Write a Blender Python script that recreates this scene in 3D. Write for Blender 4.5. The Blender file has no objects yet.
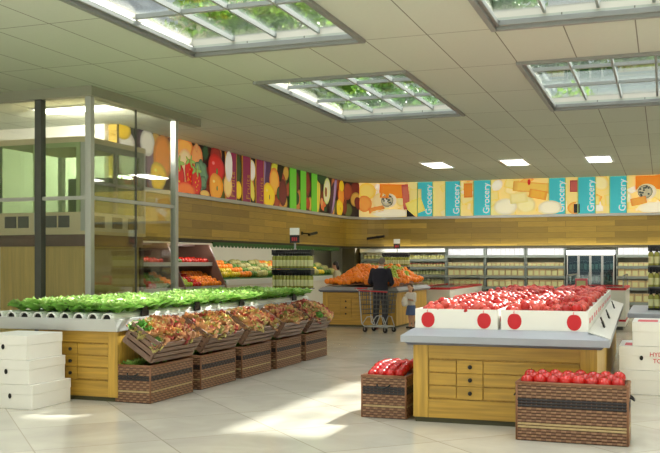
import bpy, bmesh, math, random
from mathutils import Vector, Matrix
R = math.radians
rnd = random.Random(7)
col = bpy.context.scene.collection
scn = bpy.context.scene

# ------------------------------------------------------------------ materials
def new_mat(name):
    m = bpy.data.materials.new(name); m.use_nodes = True
    nt = m.node_tree; b = nt.nodes['Principled BSDF']
    return m, nt, b
def N(nt, t, **kw):
    n = nt.nodes.new(t)
    for k, v in kw.items(): setattr(n, k, v)
    return n
def L(nt, a, b): nt.links.new(a, b)
def c4(c): return (c[0], c[1], c[2], 1)
def srgb(r, g, b):
    f = lambda v: (v/255/12.92) if v/255 <= .04045 else ((v/255+.055)/1.055)**2.4
    return (f(r), f(g), f(b))
def mat(name, c, rough=.5, var=.12, scale=8, metal=0, spec=.5, bump=0, per_obj=0, sss=0):
    m, nt, b = new_mat(name)
    tc = N(nt, 'ShaderNodeTexCoord'); ns = N(nt, 'ShaderNodeTexNoise'); ns.inputs['Scale'].default_value = scale
    ns.inputs['Detail'].default_value = 4
    L(nt, tc.outputs['Object'], ns.inputs['Vector'])
    mp = N(nt, 'ShaderNodeMapRange'); mp.inputs['To Min'].default_value = 1-var; mp.inputs['To Max'].default_value = 1+var
    L(nt, ns.outputs['Fac'], mp.inputs['Value'])
    out = mp.outputs['Result']
    if per_obj:
        oi = N(nt, 'ShaderNodeObjectInfo'); m2 = N(nt, 'ShaderNodeMapRange')
        m2.inputs['To Min'].default_value = 1-per_obj; m2.inputs['To Max'].default_value = 1+per_obj
        L(nt, oi.outputs['Random'], m2.inputs['Value'])
        mu = N(nt, 'ShaderNodeMath', operation='MULTIPLY'); L(nt, out, mu.inputs[0]); L(nt, m2.outputs['Result'], mu.inputs[1]); out = mu.outputs[0]
    mx = N(nt, 'ShaderNodeVectorMath', operation='SCALE'); mx.inputs[0].default_value = c
    L(nt, out, mx.inputs['Scale']); L(nt, mx.outputs[0], b.inputs['Base Color'])
    b.inputs['Roughness'].default_value = rough; b.inputs['Metallic'].default_value = metal
    b.inputs['Specular IOR Level'].default_value = spec
    if bump:
        bp = N(nt, 'ShaderNodeBump'); bp.inputs['Strength'].default_value = bump
        L(nt, ns.outputs['Fac'], bp.inputs['Height']); L(nt, bp.outputs[0], b.inputs['Normal'])
    return m
def emit(name, c, s):
    m, nt, b = new_mat(name)
    b.inputs['Base Color'].default_value = c4(c); b.inputs['Emission Color'].default_value = c4(c); b.inputs['Emission Strength'].default_value = s
    return m
def emissive_mat(name, c, s=.75):  # emission added in the material's own colour
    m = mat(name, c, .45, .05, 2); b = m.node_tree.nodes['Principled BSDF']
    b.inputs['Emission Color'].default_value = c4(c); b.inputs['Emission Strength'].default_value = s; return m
def glass(name, tint=(1,1,1), gloss=.08, rough=.02, lo=.7):
    m, nt, b = new_mat(name); nt.nodes.remove(b)
    out = nt.nodes['Material Output']
    tr = N(nt, 'ShaderNodeBsdfTransparent'); tr.inputs[0].default_value = c4(tint)
    gl = N(nt, 'ShaderNodeBsdfGlossy'); gl.inputs['Roughness'].default_value = rough
    fr = N(nt, 'ShaderNodeLayerWeight'); fr.inputs['Blend'].default_value = .25
    mm = N(nt, 'ShaderNodeMapRange'); mm.inputs['To Min'].default_value = gloss; mm.inputs['To Max'].default_value = lo
    L(nt, fr.outputs['Fresnel'], mm.inputs['Value'])
    mx = N(nt, 'ShaderNodeMixShader'); L(nt, mm.outputs[0], mx.inputs[0]); L(nt, tr.outputs[0], mx.inputs[1]); L(nt, gl.outputs[0], mx.inputs[2])
    L(nt, mx.outputs[0], out.inputs[0])
    return m
def line_mask(nt, val, period, off, w):
    a = N(nt, 'ShaderNodeMath', operation='SUBTRACT'); L(nt, val, a.inputs[0]); a.inputs[1].default_value = off - w/2
    p = N(nt, 'ShaderNodeMath', operation='FLOORED_MODULO'); L(nt, a.outputs[0], p.inputs[0]); p.inputs[1].default_value = period
    l = N(nt, 'ShaderNodeMath', operation='LESS_THAN'); L(nt, p.outputs[0], l.inputs[0]); l.inputs[1].default_value = w
    d = N(nt, 'ShaderNodeMath', operation='DIVIDE'); L(nt, a.outputs[0], d.inputs[0]); d.inputs[1].default_value = period
    fl = N(nt, 'ShaderNodeMath', operation='FLOOR'); L(nt, d.outputs[0], fl.inputs[0])
    return l.outputs[0], fl.outputs[0]
def grid_mat(name, base, line, px, ox, py, oy, w, rot=0, var=.06, rough=.2, veins=.1, vscale=1.5, spec=.5, lfac=.8):
    m, nt, b = new_mat(name)
    tc = N(nt, 'ShaderNodeTexCoord'); mp = N(nt, 'ShaderNodeMapping'); mp.inputs['Rotation'].default_value = (0, 0, rot)
    L(nt, tc.outputs['Object'], mp.inputs['Vector']); sx = N(nt, 'ShaderNodeSeparateXYZ'); L(nt, mp.outputs[0], sx.inputs[0])
    l1, f1 = line_mask(nt, sx.outputs['X'], px, ox, w); l2, f2 = line_mask(nt, sx.outputs['Y'], py, oy, w)
    mx = N(nt, 'ShaderNodeMath', operation='MAXIMUM'); L(nt, l1, mx.inputs[0]); L(nt, l2, mx.inputs[1])
    cb = N(nt, 'ShaderNodeCombineXYZ'); L(nt, f1, cb.inputs[0]); L(nt, f2, cb.inputs[1])
    wn = N(nt, 'ShaderNodeTexWhiteNoise', noise_dimensions='3D'); L(nt, cb.outputs[0], wn.inputs['Vector'])
    ad = N(nt, 'ShaderNodeVectorMath', operation='MULTIPLY_ADD'); ad.inputs[1].default_value = (3, 3, 3)
    L(nt, wn.outputs['Color'], ad.inputs[0]); L(nt, mp.outputs[0], ad.inputs[2])
    ns = N(nt, 'ShaderNodeTexNoise'); ns.inputs['Scale'].default_value = vscale; ns.inputs['Detail'].default_value = 6; ns.inputs['Distortion'].default_value = .8
    L(nt, ad.outputs[0], ns.inputs['Vector'])
    r1 = N(nt, 'ShaderNodeMapRange'); r1.inputs['To Min'].default_value = 1-var; r1.inputs['To Max'].default_value = 1+var; L(nt, wn.outputs['Value'], r1.inputs['Value'])
    r2 = N(nt, 'ShaderNodeMapRange'); r2.inputs['From Min'].default_value = .3; r2.inputs['From Max'].default_value = .7
    r2.inputs['To Min'].default_value = 1-veins; r2.inputs['To Max'].default_value = 1+veins*.5; L(nt, ns.outputs['Fac'], r2.inputs['Value'])
    mu = N(nt, 'ShaderNodeMath', operation='MULTIPLY'); L(nt, r1.outputs[0], mu.inputs[0]); L(nt, r2.outputs[0], mu.inputs[1])
    sc = N(nt, 'ShaderNodeVectorMath', operation='SCALE'); sc.inputs[0].default_value = base; L(nt, mu.outputs[0], sc.inputs['Scale'])
    mc = N(nt, 'ShaderNodeMix', data_type='RGBA'); lm = N(nt, 'ShaderNodeMath', operation='MULTIPLY'); lm.inputs[1].default_value = lfac
    L(nt, mx.outputs[0], lm.inputs[0]); L(nt, lm.outputs[0], mc.inputs['Factor']); L(nt, sc.outputs[0], mc.inputs['A']); mc.inputs['B'].default_value = c4(line)
    L(nt, mc.outputs['Result'], b.inputs['Base Color']); b.inputs['Roughness'].default_value = rough; b.inputs['Specular IOR Level'].default_value = spec
    return m
def plank_mat(name, c, plank=.19, length=1.6, var=.28, use_uv=True, rough=.4, axis='X'):
    """horizontal boards on a surface whose UV is (metres along, metres up)"""
    m, nt, b = new_mat(name)
    tc = N(nt, 'ShaderNodeTexCoord')
    br = N(nt, 'ShaderNodeTexBrick'); br.offset = .37; br.offset_frequency = 2
    br.inputs['Scale'].default_value = 1; br.inputs['Brick Width'].default_value = length; br.inputs['Row Height'].default_value = plank
    br.inputs['Mortar Size'].default_value = .004; br.inputs['Mortar'].default_value = c4([v*.45 for v in c])
    br.inputs['Color1'].default_value = c4([v*(1-var) for v in c]); br.inputs['Color2'].default_value = c4([v*(1+var) for v in c])
    L(nt, tc.outputs['UV'], br.inputs['Vector'])
    mp = N(nt, 'ShaderNodeMapping'); mp.inputs['Scale'].default_value = (1.2, 22, 1); L(nt, tc.outputs['UV'], mp.inputs['Vector'])
    ns = N(nt, 'ShaderNodeTexNoise'); ns.inputs['Scale'].default_value = 2.5; ns.inputs['Detail'].default_value = 5; L(nt, mp.outputs[0], ns.inputs['Vector'])
    r2 = N(nt, 'ShaderNodeMapRange'); r2.inputs['To Min'].default_value = .72; r2.inputs['To Max'].default_value = 1.28; L(nt, ns.outputs['Fac'], r2.inputs['Value'])
    sc = N(nt, 'ShaderNodeVectorMath', operation='SCALE'); L(nt, br.outputs['Color'], sc.inputs[0]); L(nt, r2.outputs[0], sc.inputs['Scale'])
    L(nt, sc.outputs[0], b.inputs['Base Color']); b.inputs['Roughness'].default_value = rough
    return m
def wood_mat(name, c, axis, rough=.4, var=.3):
    """grain running along the object's X (0), Y (1) or Z (2)"""
    m, nt, b = new_mat(name)
    tc = N(nt, 'ShaderNodeTexCoord'); mp = N(nt, 'ShaderNodeMapping')
    s = [26, 26, 26]; s[axis] = 1.3; mp.inputs['Scale'].default_value = s
    L(nt, tc.outputs['Object'], mp.inputs['Vector'])
    ns = N(nt, 'ShaderNodeTexNoise'); ns.inputs['Scale'].default_value = 1; ns.inputs['Detail'].default_value = 4; ns.inputs['Distortion'].default_value = .4
    L(nt, mp.outputs[0], ns.inputs['Vector'])
    r2 = N(nt, 'ShaderNodeMapRange'); r2.inputs['From Min'].default_value = .25; r2.inputs['From Max'].default_value = .75
    r2.inputs['To Min'].default_value = 1-var; r2.inputs['To Max'].default_value = 1+var; L(nt, ns.outputs['Fac'], r2.inputs['Value'])
    sc = N(nt, 'ShaderNodeVectorMath', operation='SCALE'); sc.inputs[0].default_value = c; L(nt, r2.outputs[0], sc.inputs['Scale'])
    L(nt, sc.outputs[0], b.inputs['Base Color']); b.inputs['Roughness'].default_value = rough
    return m
def vcol_mat(name, rough=.5, emis=0):
    m, nt, b = new_mat(name)
    a = N(nt, 'ShaderNodeVertexColor'); a.layer_name = 'Col'
    tc = N(nt, 'ShaderNodeTexCoord'); ns = N(nt, 'ShaderNodeTexNoise'); ns.inputs['Scale'].default_value = 9
    L(nt, tc.outputs['Object'], ns.inputs['Vector'])
    r2 = N(nt, 'ShaderNodeMapRange'); r2.inputs['To Min'].default_value = .88; r2.inputs['To Max'].default_value = 1.1; L(nt, ns.outputs['Fac'], r2.inputs['Value'])
    sc = N(nt, 'ShaderNodeVectorMath', operation='SCALE'); L(nt, a.outputs['Color'], sc.inputs[0]); L(nt, r2.outputs[0], sc.inputs['Scale'])
    L(nt, sc.outputs[0], b.inputs['Base Color']); b.inputs['Roughness'].default_value = rough
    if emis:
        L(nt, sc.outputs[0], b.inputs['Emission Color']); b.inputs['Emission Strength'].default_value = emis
    return m

def leafy(name, c):
    m = mat(name, c, .5, .3, .6); nt = m.node_tree; b = nt.nodes['Principled BSDF']; out = nt.nodes['Material Output']
    t = N(nt, 'ShaderNodeBsdfTranslucent'); t.inputs[0].default_value = c4(c); x = N(nt, 'ShaderNodeMixShader'); x.inputs[0].default_value = .4
    L(nt, b.outputs[0], x.inputs[1]); L(nt, t.outputs[0], x.inputs[2]); L(nt, x.outputs[0], out.inputs[0]); return m
M = {}
M['floor'] = grid_mat('polished_stone', srgb(210,205,191), srgb(158,150,132), 1.14, 1.0, 1.14, 8.31-1.14*3, .012, rot=-R(45), var=.05, rough=.14, veins=.13, vscale=1.6, spec=.5, lfac=.7)
M['ceiling'] = grid_mat('ceiling_tile', srgb(199,205,190), srgb(96,92,78), .8233, -6.07, 2.067, 11.13, .016, var=.025, rough=.8, veins=.02, vscale=20, spec=.2, lfac=.8)
M['plank'] = plank_mat('wall_boards', srgb(186,154,62))
M['oak_x'] = wood_mat('oak_x', srgb(188,148,60), 0); M['oak_y'] = wood_mat('oak_y', srgb(188,148,60), 1); M['oak_z'] = wood_mat('oak_z', srgb(194,154,64), 2)
M['plinth'] = mat('dark_plinth', srgb(70,68,40), .5)
M['white_wall'] = mat('painted_wall', srgb(225,222,208), .7, .03, 2)
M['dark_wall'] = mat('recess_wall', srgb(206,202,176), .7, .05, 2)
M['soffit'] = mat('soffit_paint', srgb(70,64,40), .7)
M['frame'] = mat('aluminium', srgb(196,198,194), .35, .04, 4, metal=.3)
M['steel'] = mat('steel', srgb(150,152,150), .3, .06, 5, metal=.8)
M['rail_grey'] = mat('rail_grey', srgb(150,152,134), .5, .04, 4)
M['sky_frame'] = mat('skylight_frame', srgb(138,142,138), .4, .04, 4, metal=.2)
M['sky_bar'] = mat('skylight_bar', srgb(150,156,152), .4, .04, 4)
M['tray_white'] = mat('tray_white', srgb(204,206,204), .35, .04, 3)
M['tan_panel'] = wood_mat('tan_panel', srgb(216,186,112), 2, .5, .15)
M['lime_frame'] = mat('pale_green_frame', srgb(176,196,140), .4, .04, 3)
M['dgrey'] = mat('grey_metal', srgb(96,98,94), .4, .06, 5, metal=.4)
M['counter'] = mat('grey_counter', srgb(164,168,176), .35, .04, 3)
M['counter_dark'] = mat('counter_edge', srgb(108,114,130), .35, .04, 3)
M['white_plastic'] = mat('white_plastic', srgb(232,234,228), .3, .03, 3)
M['carton'] = mat('white_carton', srgb(240,238,230), .6, .025, 6)
M['carton_cut'] = mat('carton_hole', srgb(28,26,22), .8)
M['black'] = mat('black_plastic', srgb(22,22,24), .4)
M['red_print'] = mat('red_print', srgb(205,22,34), .5, .06, 20)
M['pink_print'] = mat('pink_print', srgb(226,90,98), .5, .06, 20)
M['red'] = mat('red_trim', srgb(200,40,52), .4)
M['apple'] = mat('apple_skin', srgb(182,34,30), .3, .25, 22, per_obj=.2, spec=.4)
M['apple2'] = mat('pale_apple_skin', srgb(214,88,76), .3, .32, 26, per_obj=.24, spec=.4)
M['tomato'] = mat('tomato_skin', srgb(200,32,26), .16, .1, 8, per_obj=.14, spec=.7)
M['stem'] = mat('fruit_stem', srgb(86,82,36), .7)
M['orange'] = mat('orange_peel', srgb(255,144,34), .4, .12, 30, per_obj=.16, bump=.1)
M['lime'] = mat('lime_peel', srgb(168,192,48), .35, .14, 18, per_obj=.2)
M['lemon'] = mat('lemon_peel', srgb(240,208,50), .35, .1, 18, per_obj=.12)
M['redveg'] = mat('red_pepper', srgb(196,44,30), .2, .14, 12, per_obj=.25)
M['greenveg'] = mat('green_veg', srgb(96,134,48), .45, .25, 14, per_obj=.35)
M['paleveg'] = mat('pale_veg', srgb(180,174,104), .5, .14, 12, per_obj=.2)
M['lettuce'] = mat('lettuce_leaf', srgb(166,208,112), .36, .3, 9, per_obj=.14)
M['lettuce2'] = mat('lettuce_inner', srgb(202,230,140), .45, .2, 9, per_obj=.12)
M['lettuce3'] = mat('lettuce_outer', srgb(126,182,76), .45, .3, 9, per_obj=.14)
M['lred'] = mat('red_leaf', srgb(178,84,74), .5, .35, 14, per_obj=.2)
M['lpink'] = mat('bronze_leaf', srgb(212,158,114), .5, .3, 14, per_obj=.2)
M['lyel'] = mat('yellow_leaf', srgb(204,190,116), .5, .3, 14, per_obj=.2)
M['lgrn'] = mat('frilly_green', srgb(112,170,80), .5, .3, 14, per_obj=.2)
M['wicker'] = mat('wicker', srgb(134,96,70), .5, .3, 40)
M['wicker_b'] = mat('wicker_brown', srgb(122,86,62), .55, .3, 40)
M['wicker_c'] = mat('wicker_pale', srgb(154,116,86), .55, .3, 40)
M['wicker_gap_shade'] = mat('wicker_row_shade', srgb(58,40,30), .7, .2, 40)
M['wicker_d'] = mat('wicker_dark', srgb(44,38,40), .5, .2, 40)
M['wicker_l'] = mat('wicker_light', srgb(184,158,112), .55, .2, 40)
M['wicker_rim'] = mat('wicker_rim', srgb(134,90,60), .5, .2, 40)
M['crate'] = wood_mat('crate_slat', srgb(126,98,80), 1)
M['crate_x'] = wood_mat('crate_end', srgb(126,98,80), 0)
M['brown_l'] = mat('brown_panel', srgb(172,140,108), .5, .1, 3)
M['brown'] = mat('brown_steel', srgb(104,76,64), .4, .1, 3)
M['awning'] = mat('green_awning', srgb(58,110,44), .6)
M['shelf'] = mat('shelf_steel', srgb(132,142,134), .45, .06, 3)
M['shelf_back'] = mat('shelf_back', srgb(186,184,160), .5, .06, 3)
M['skin'] = mat('skin', srgb(214,166,136), .5, .06, 10)
M['hair_grey'] = mat('grey_hair', srgb(112,104,96), .6, .2, 40)
M['hair_brown'] = mat('brown_hair', srgb(92,62,40), .6, .2, 40)
M['hair_dark'] = mat('dark_hair', srgb(42,34,28), .6, .2, 40)
M['suit'] = mat('navy_suit', srgb(34,34,48), .8, .12, 30)
M['trouser'] = mat('trouser', srgb(58,58,66), .8, .12, 30)
M['shirt'] = mat('white_shirt', srgb(232,226,216), .7, .05, 20)
M['skirt'] = mat('denim_skirt', srgb(92,112,156), .8, .12, 30)
M['coat'] = mat('beige_coat', srgb(196,184,150), .8, .1, 30)
M['shoe'] = mat('shoe', srgb(28,24,24), .4)
M['wood_bark'] = mat('bark', srgb(96,82,60), .9, .3, 12)
M['leaf_a'] = leafy('tree_leaf', srgb(128,166,62))
M['leaf_b'] = leafy('tree_leaf_dark', srgb(80,124,52))
M['facade'] = mat('office_facade', srgb(212,218,222), .5, .05, 1)
M['win_blue'] = mat('blue_window', srgb(150,182,224), .1, .1, .3)
M['cream_wall'] = mat('cream_render', srgb(228,214,178), .7, .05, 1)
M['sky_glass'] = glass('skylight_glass', (.97,.99,.98), .03)
M['glass'] = glass('clear_glass', (.97,.99,.97), .04, lo=.4)
M['green_glass'] = glass('green_glass', (.78,.92,.72), .06, lo=.4)
M['fridge_glass'] = glass('cold_glass', (.62,.76,.78), .04, lo=.3)
M['panel_light'] = emit('lamp_diffuser', (1,.98,.9), 9)
M['lit_strip'] = emit('lit_canopy', (.93,.97,1), 1.6)
M['print'] = vcol_mat('printed_photo', .45, .75)  # emission added in the printed colours
M['teal'] = emissive_mat('teal_strip', srgb(62,188,198))
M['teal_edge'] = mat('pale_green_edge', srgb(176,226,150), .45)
M['mag'] = emissive_mat('magenta_strip', srgb(150,40,84), .5)
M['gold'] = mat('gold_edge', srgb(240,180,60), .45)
M['green_strip'] = emissive_mat('green_strip', srgb(104,190,52))
M['white_ink'] = emissive_mat('white_ink', srgb(240,250,250))
M['pack_white'] = mat('pack_white', srgb(232,236,246), .4, .05, 12, per_obj=.04)
M['pack_tan'] = mat('pack_tan', srgb(202,178,132), .5, .12, 12, per_obj=.14)
M['pack_kraft'] = mat('pack_kraft', srgb(192,168,122), .5, .12, 12, per_obj=.16)
M['pack_blue'] = mat('pack_blue', srgb(120,142,190), .5, .1, 12)
M['jar_red'] = mat('jar_red', srgb(206,110,72), .3, .1, 12, per_obj=.2)
M['jar_yel'] = mat('jar_yellow', srgb(196,190,74), .3, .1, 12, per_obj=.2)
M['jar_grn'] = mat('jar_green', srgb(120,140,84), .3, .1, 12, per_obj=.2)
M['bottle'] = mat('bottle_body', srgb(150,152,70), .2, .06, 12, per_obj=.06)
M['label'] = mat('cream_label', srgb(206,206,150), .5, .04, 12)
M['dark_item'] = mat('dark_pack', srgb(46,70,66), .4, .2, 12, per_obj=.4)
M['frozen'] = mat('frozen_pack', srgb(126,150,132), .4, .2, 8, per_obj=.35)
M['pink'] = mat('pink_pack', srgb(224,108,124), .5)
M['asphalt'] = mat('paving', srgb(150,148,140), .9, .1, 2)

for n_ in ('lettuce', 'lettuce2', 'lettuce3'):
    nt_ = M[n_].node_tree; b_ = nt_.nodes['Principled BSDF']; o_ = nt_.nodes['Material Output']; src_ = b_.inputs['Base Color'].links[0].from_socket
    t_ = N(nt_, 'ShaderNodeBsdfTranslucent'); x_ = N(nt_, 'ShaderNodeMixShader'); x_.inputs[0].default_value = .35
    L(nt_, src_, t_.inputs[0]); L(nt_, b_.outputs[0], x_.inputs[1]); L(nt_, t_.outputs[0], x_.inputs[2]); L(nt_, x_.outputs[0], o_.inputs[0])
# ------------------------------------------------------------------ mesh builder
class MB:
    def __init__(s): s.bm = bmesh.new(); s.uv = None; s.cl = None
    def _f(s, vs, mi):
        try:
            f = s.bm.faces.new(vs); f.material_index = mi; return f
        except ValueError: return None
    def box(s, x0, x1, y0, y1, z0, z1, mi=0, T=None):
        P = [Vector((x, y, z)) for z in (z0, z1) for y in (y0, y1) for x in (x0, x1)]
        if T: P = [T @ p for p in P]
        v = [s.bm.verts.new(p) for p in P]
        for q in ((0,2,3,1), (4,5,7,6), (0,1,5,4), (1,3,7,5), (3,2,6,7), (2,0,4,6)): s._f([v[i] for i in q], mi)
    def prism(s, lower, upper, mi=0):
        """closed solid between two loops of equal length (counter-clockwise seen from above)"""
        a = [s.bm.verts.new(p) for p in lower]; b = [s.bm.verts.new(p) for p in upper]; n = len(a)
        for i in range(n): s._f([a[i], a[(i+1)%n], b[(i+1)%n], b[i]], mi)
        s._f(a[::-1], mi); s._f(b, mi)
    def tube(s, pts, r, n=8, mi=0, cap=True, flat=1):
        pts = [Vector(p) for p in pts]; rings = []
        rr = r if isinstance(r, (list, tuple)) else [r]*len(pts)
        up = None
        for i, p in enumerate(pts):
            t = (pts[min(i+1, len(pts)-1)] - pts[max(i-1, 0)]).normalized()
            if up is None: up = Vector((0, 0, 1)) if abs(t.z) < .9 else Vector((0, 1, 0))
            a = t.cross(up).normalized(); b = a.cross(t).normalized(); up = b
            rings.append([s.bm.verts.new(p + (a*math.cos(2*math.pi*k/n) + b*math.sin(2*math.pi*k/n)*flat)*rr[i]) for k in range(n)])
        for i in range(len(rings)-1):
            for k in range(n): s._f([rings[i][k], rings[i][(k+1)%n], rings[i+1][(k+1)%n], rings[i+1][k]], mi)
        if cap: s._f(rings[0][::-1], mi); s._f(rings[-1], mi)
    def lathe(s, prof, n=16, mi=0, T=None, mis=None):
        T = T or Matrix()
        rings = []
        for (r, z) in prof:
            if r < 1e-6: rings.append([s.bm.verts.new(T @ Vector((0, 0, z)))])
            else: rings.append([s.bm.verts.new(T @ Vector((r*math.cos(2*math.pi*k/n), r*math.sin(2*math.pi*k/n), z))) for k in range(n)])
        for i in range(len(rings)-1):
            a, b = rings[i], rings[i+1]; m_ = mis[i] if mis else mi
            for k in range(n):
                q = [a[k % len(a)], a[(k+1) % len(a)], b[(k+1) % len(b)], b[k % len(b)]]
                u = []
                for w in q:
                    if w not in u: u.append(w)
                if len(u) > 2: s._f(u, m_)
    def ball(s, c, rx, ry=None, rz=None, n=12, m=8, mi=0, T=None):
        ry = ry or rx; rz = rz or rx
        TT = (T or Matrix()) @ Matrix.Translation(c) @ Matrix.Diagonal((rx, ry, rz, 1))
        s.lathe([(math.sin(math.pi*i/m) if 0 < i < m else 0, -math.cos(math.pi*i/m)) for i in range(m+1)], n, mi, TT)
    def grid(s, f, nu, nv, mi=0):
        g = [[s.bm.verts.new(f(i/nu, j/nv)) for i in range(nu+1)] for j in range(nv+1)]
        for j in range(nv):
            for i in range(nu): s._f([g[j][i], g[j][i+1], g[j+1][i+1], g[j+1][i]], mi if not callable(mi) else mi(i, j))
    def mesh(s, name, mats, smooth=False, recalc=True):
        if recalc: bmesh.ops.recalc_face_normals(s.bm, faces=s.bm.faces[:])
        me = bpy.data.meshes.new(name); s.bm.to_mesh(me); s.bm.free()
        for m in (mats if isinstance(mats, (list, tuple)) else [mats]): me.materials.append(M[m] if isinstance(m, str) else m)
        if smooth:
            for p in me.polygons: p.use_smooth = True
        return me
    def build(s, name, mats, parent=None, smooth=False, bevel=0, recalc=True):
        return link(name, s.mesh(name, mats, smooth, recalc), parent, bevel)
def link(name, data, parent=None, bevel=0):
    o = bpy.data.objects.new(name, data); col.objects.link(o)
    if parent: o.parent = parent
    if bevel:
        b = o.modifiers.new('bevel', 'BEVEL'); b.width = bevel; b.segments = 2; b.limit_method = 'ANGLE'; b.angle_limit = R(40)
    return o
def tag(o, label, cat, group=None, kind=None):
    o['label'] = label; o['category'] = cat
    if group: o['group'] = group
    if kind: o['kind'] = kind
    return o
def struct(o, label=None):
    o['kind'] = 'structure'
    if label: o['label'] = label
    return o
def thing(name, label, cat, loc=(0,0,0), rot=(0,0,0), group=None):
    o = bpy.data.objects.new(name, None); col.objects.link(o); o.empty_display_size = .1
    o.location = loc; o.rotation_euler = rot
    return tag(o, label, cat, group)
def kids(o): return [c for c in bpy.data.objects if c.parent == o]
def dup(o, loc, rot=None, label=None, group=None, scale=None, tree=None):
    c = o.copy(); col.objects.link(c); c.location = loc
    if rot is not None: c.rotation_euler = rot
    if scale: c.scale = (scale,)*3 if not isinstance(scale, tuple) else scale
    if label: c['label'] = label
    if group: c['group'] = group
    for a, subs in (tree if tree is not None else tree_of(o)):
        k = a.copy(); col.objects.link(k); k.parent = c
        for b in subs:
            q = b.copy(); col.objects.link(q); q.parent = k
    return c
def tree_of(o): return [(k, kids(k)) for k in kids(o)]
def text(name, body, size, m, parent, loc, rot, align='CENTER', extr=.001):
    cu = bpy.data.curves.new(name, 'FONT'); cu.body = body; cu.size = size; cu.align_x = align; cu.align_y = 'CENTER'; cu.extrude = extr
    cu.materials.append(M[m])
    o = bpy.data.objects.new('tmp_text', cu); col.objects.link(o)
    me = bpy.data.meshes.new_from_object(o.evaluated_get(bpy.context.evaluated_depsgraph_get())); bpy.data.objects.remove(o)
    o = link(name, me, parent); o.location = loc; o.rotation_euler = rot
    return o
def ring_loop(x0, x1, y0, y1, z): return [(x0, y0, z), (x1, y0, z), (x1, y1, z), (x0, y1, z)]

# ------------------------------------------------------------------ camera
F = 910.0
yaw = math.atan(333/F)
cam = bpy.data.cameras.new('camera'); co = bpy.data.objects.new('camera', cam); col.objects.link(co)
cam.sensor_width = 36; cam.lens = F/660*36; cam.shift_y = 35.5/660; cam.clip_end = 300
co.location = (0, 0, 1.65); co.rotation_euler = (R(90), 0, yaw); scn.camera = co

# ------------------------------------------------------------------ room shell
CZ = 4.5
XL, YB, RC = -10.6, 31.6, 1.3        # bulkhead planes and the radius of its rounded corner
ZW, ZM = 2.18, 3.27                  # bulkhead underside, mural underside
X0, X1, Y0, Y1 = -13.5, 9.0, -7.0, 33.4
mb = MB(); mb.box(-16, 12, -12, 36, -.2, 0); struct(mb.build('floor', 'floor'))
SKX = [-6.07, -1.95, 2.17, 6.29]; SKY = [.65, 6.85, 13.10]; SW, SD = 2.47, 4.25
xs = sorted({X0, X1, *SKX, *[x+SW for x in SKX]}); xs = [x for x in xs if X0 <= x <= X1]
ys = sorted({Y0, Y1, *SKY, *[y+SD for y in SKY]})
mb = MB()
for i in range(len(xs)-1):
    for j in range(len(ys)-1):
        cx, cy = (xs[i]+xs[i+1])/2, (ys[j]+ys[j+1])/2
        if any(a < cx < a+SW for a in SKX) and any(b < cy < b+SD for b in SKY): continue
        mb.box(xs[i], xs[i+1], ys[j], ys[j+1], CZ, CZ+.12)
struct(mb.build('ceiling', 'ceiling'))

def skylight(n, x, y):
    root = bpy.data.objects.new('window_%d' % n, None); col.objects.link(root); root.location = (x, y, CZ); struct(root)
    H = .17; t = .06
    f = MB()
    f.box(-t, 0, -t, SD+t, .12, H+.04); f.box(SW, SW+t, -t, SD+t, .12, H+.04); f.box(0, SW, -t, 0, .12, H+.04); f.box(0, SW, SD, SD+t, .12, H+.04)
    struct(f.build('window_curb', 'white_wall', root))
    f = MB(); w = .05
    for a in ((-.02, w, -.02, SD+.02), (SW-w, SW+.02, -.02, SD+.02)): f.box(*a, -.045, .02)
    for a in ((w, SW-w, -.02, w), (w, SW-w, SD-w, SD+.02)): f.box(*a, -.045, .02)
    for a in ((w, w+.04, w, SD-w), (SW-w-.04, SW-w, w, SD-w)): f.box(*a, -.0, .07)
    for a in ((w+.04, SW-w-.04, w, w+.04), (w+.04, SW-w-.04, SD-w-.04, SD-w)): f.box(*a, 0, .07)
    struct(f.build('window_frame', 'sky_frame', root, bevel=.008))
    for i in range(1, 4):
        f = MB(); f.box(SW*i/4-.017, SW*i/4+.017, 0, SD, H-.04, H+.02); struct(f.build('window_glazing_bar', 'sky_bar', root))
    for i in range(1, 3):
        f = MB(); f.box(0, SW, SD*i/3-.03, SD*i/3+.03, H-.035, H+.015); struct(f.build('window_cross_bar', 'sky_bar', root))
    f = MB(); f.box(0, SW, 0, SD, H+.02, H+.03); struct(f.build('window_pane', 'sky_glass', root))
k = 0
for y in SKY:
    for x in SKX:
        k += 1; skylight(k, x, y)

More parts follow.
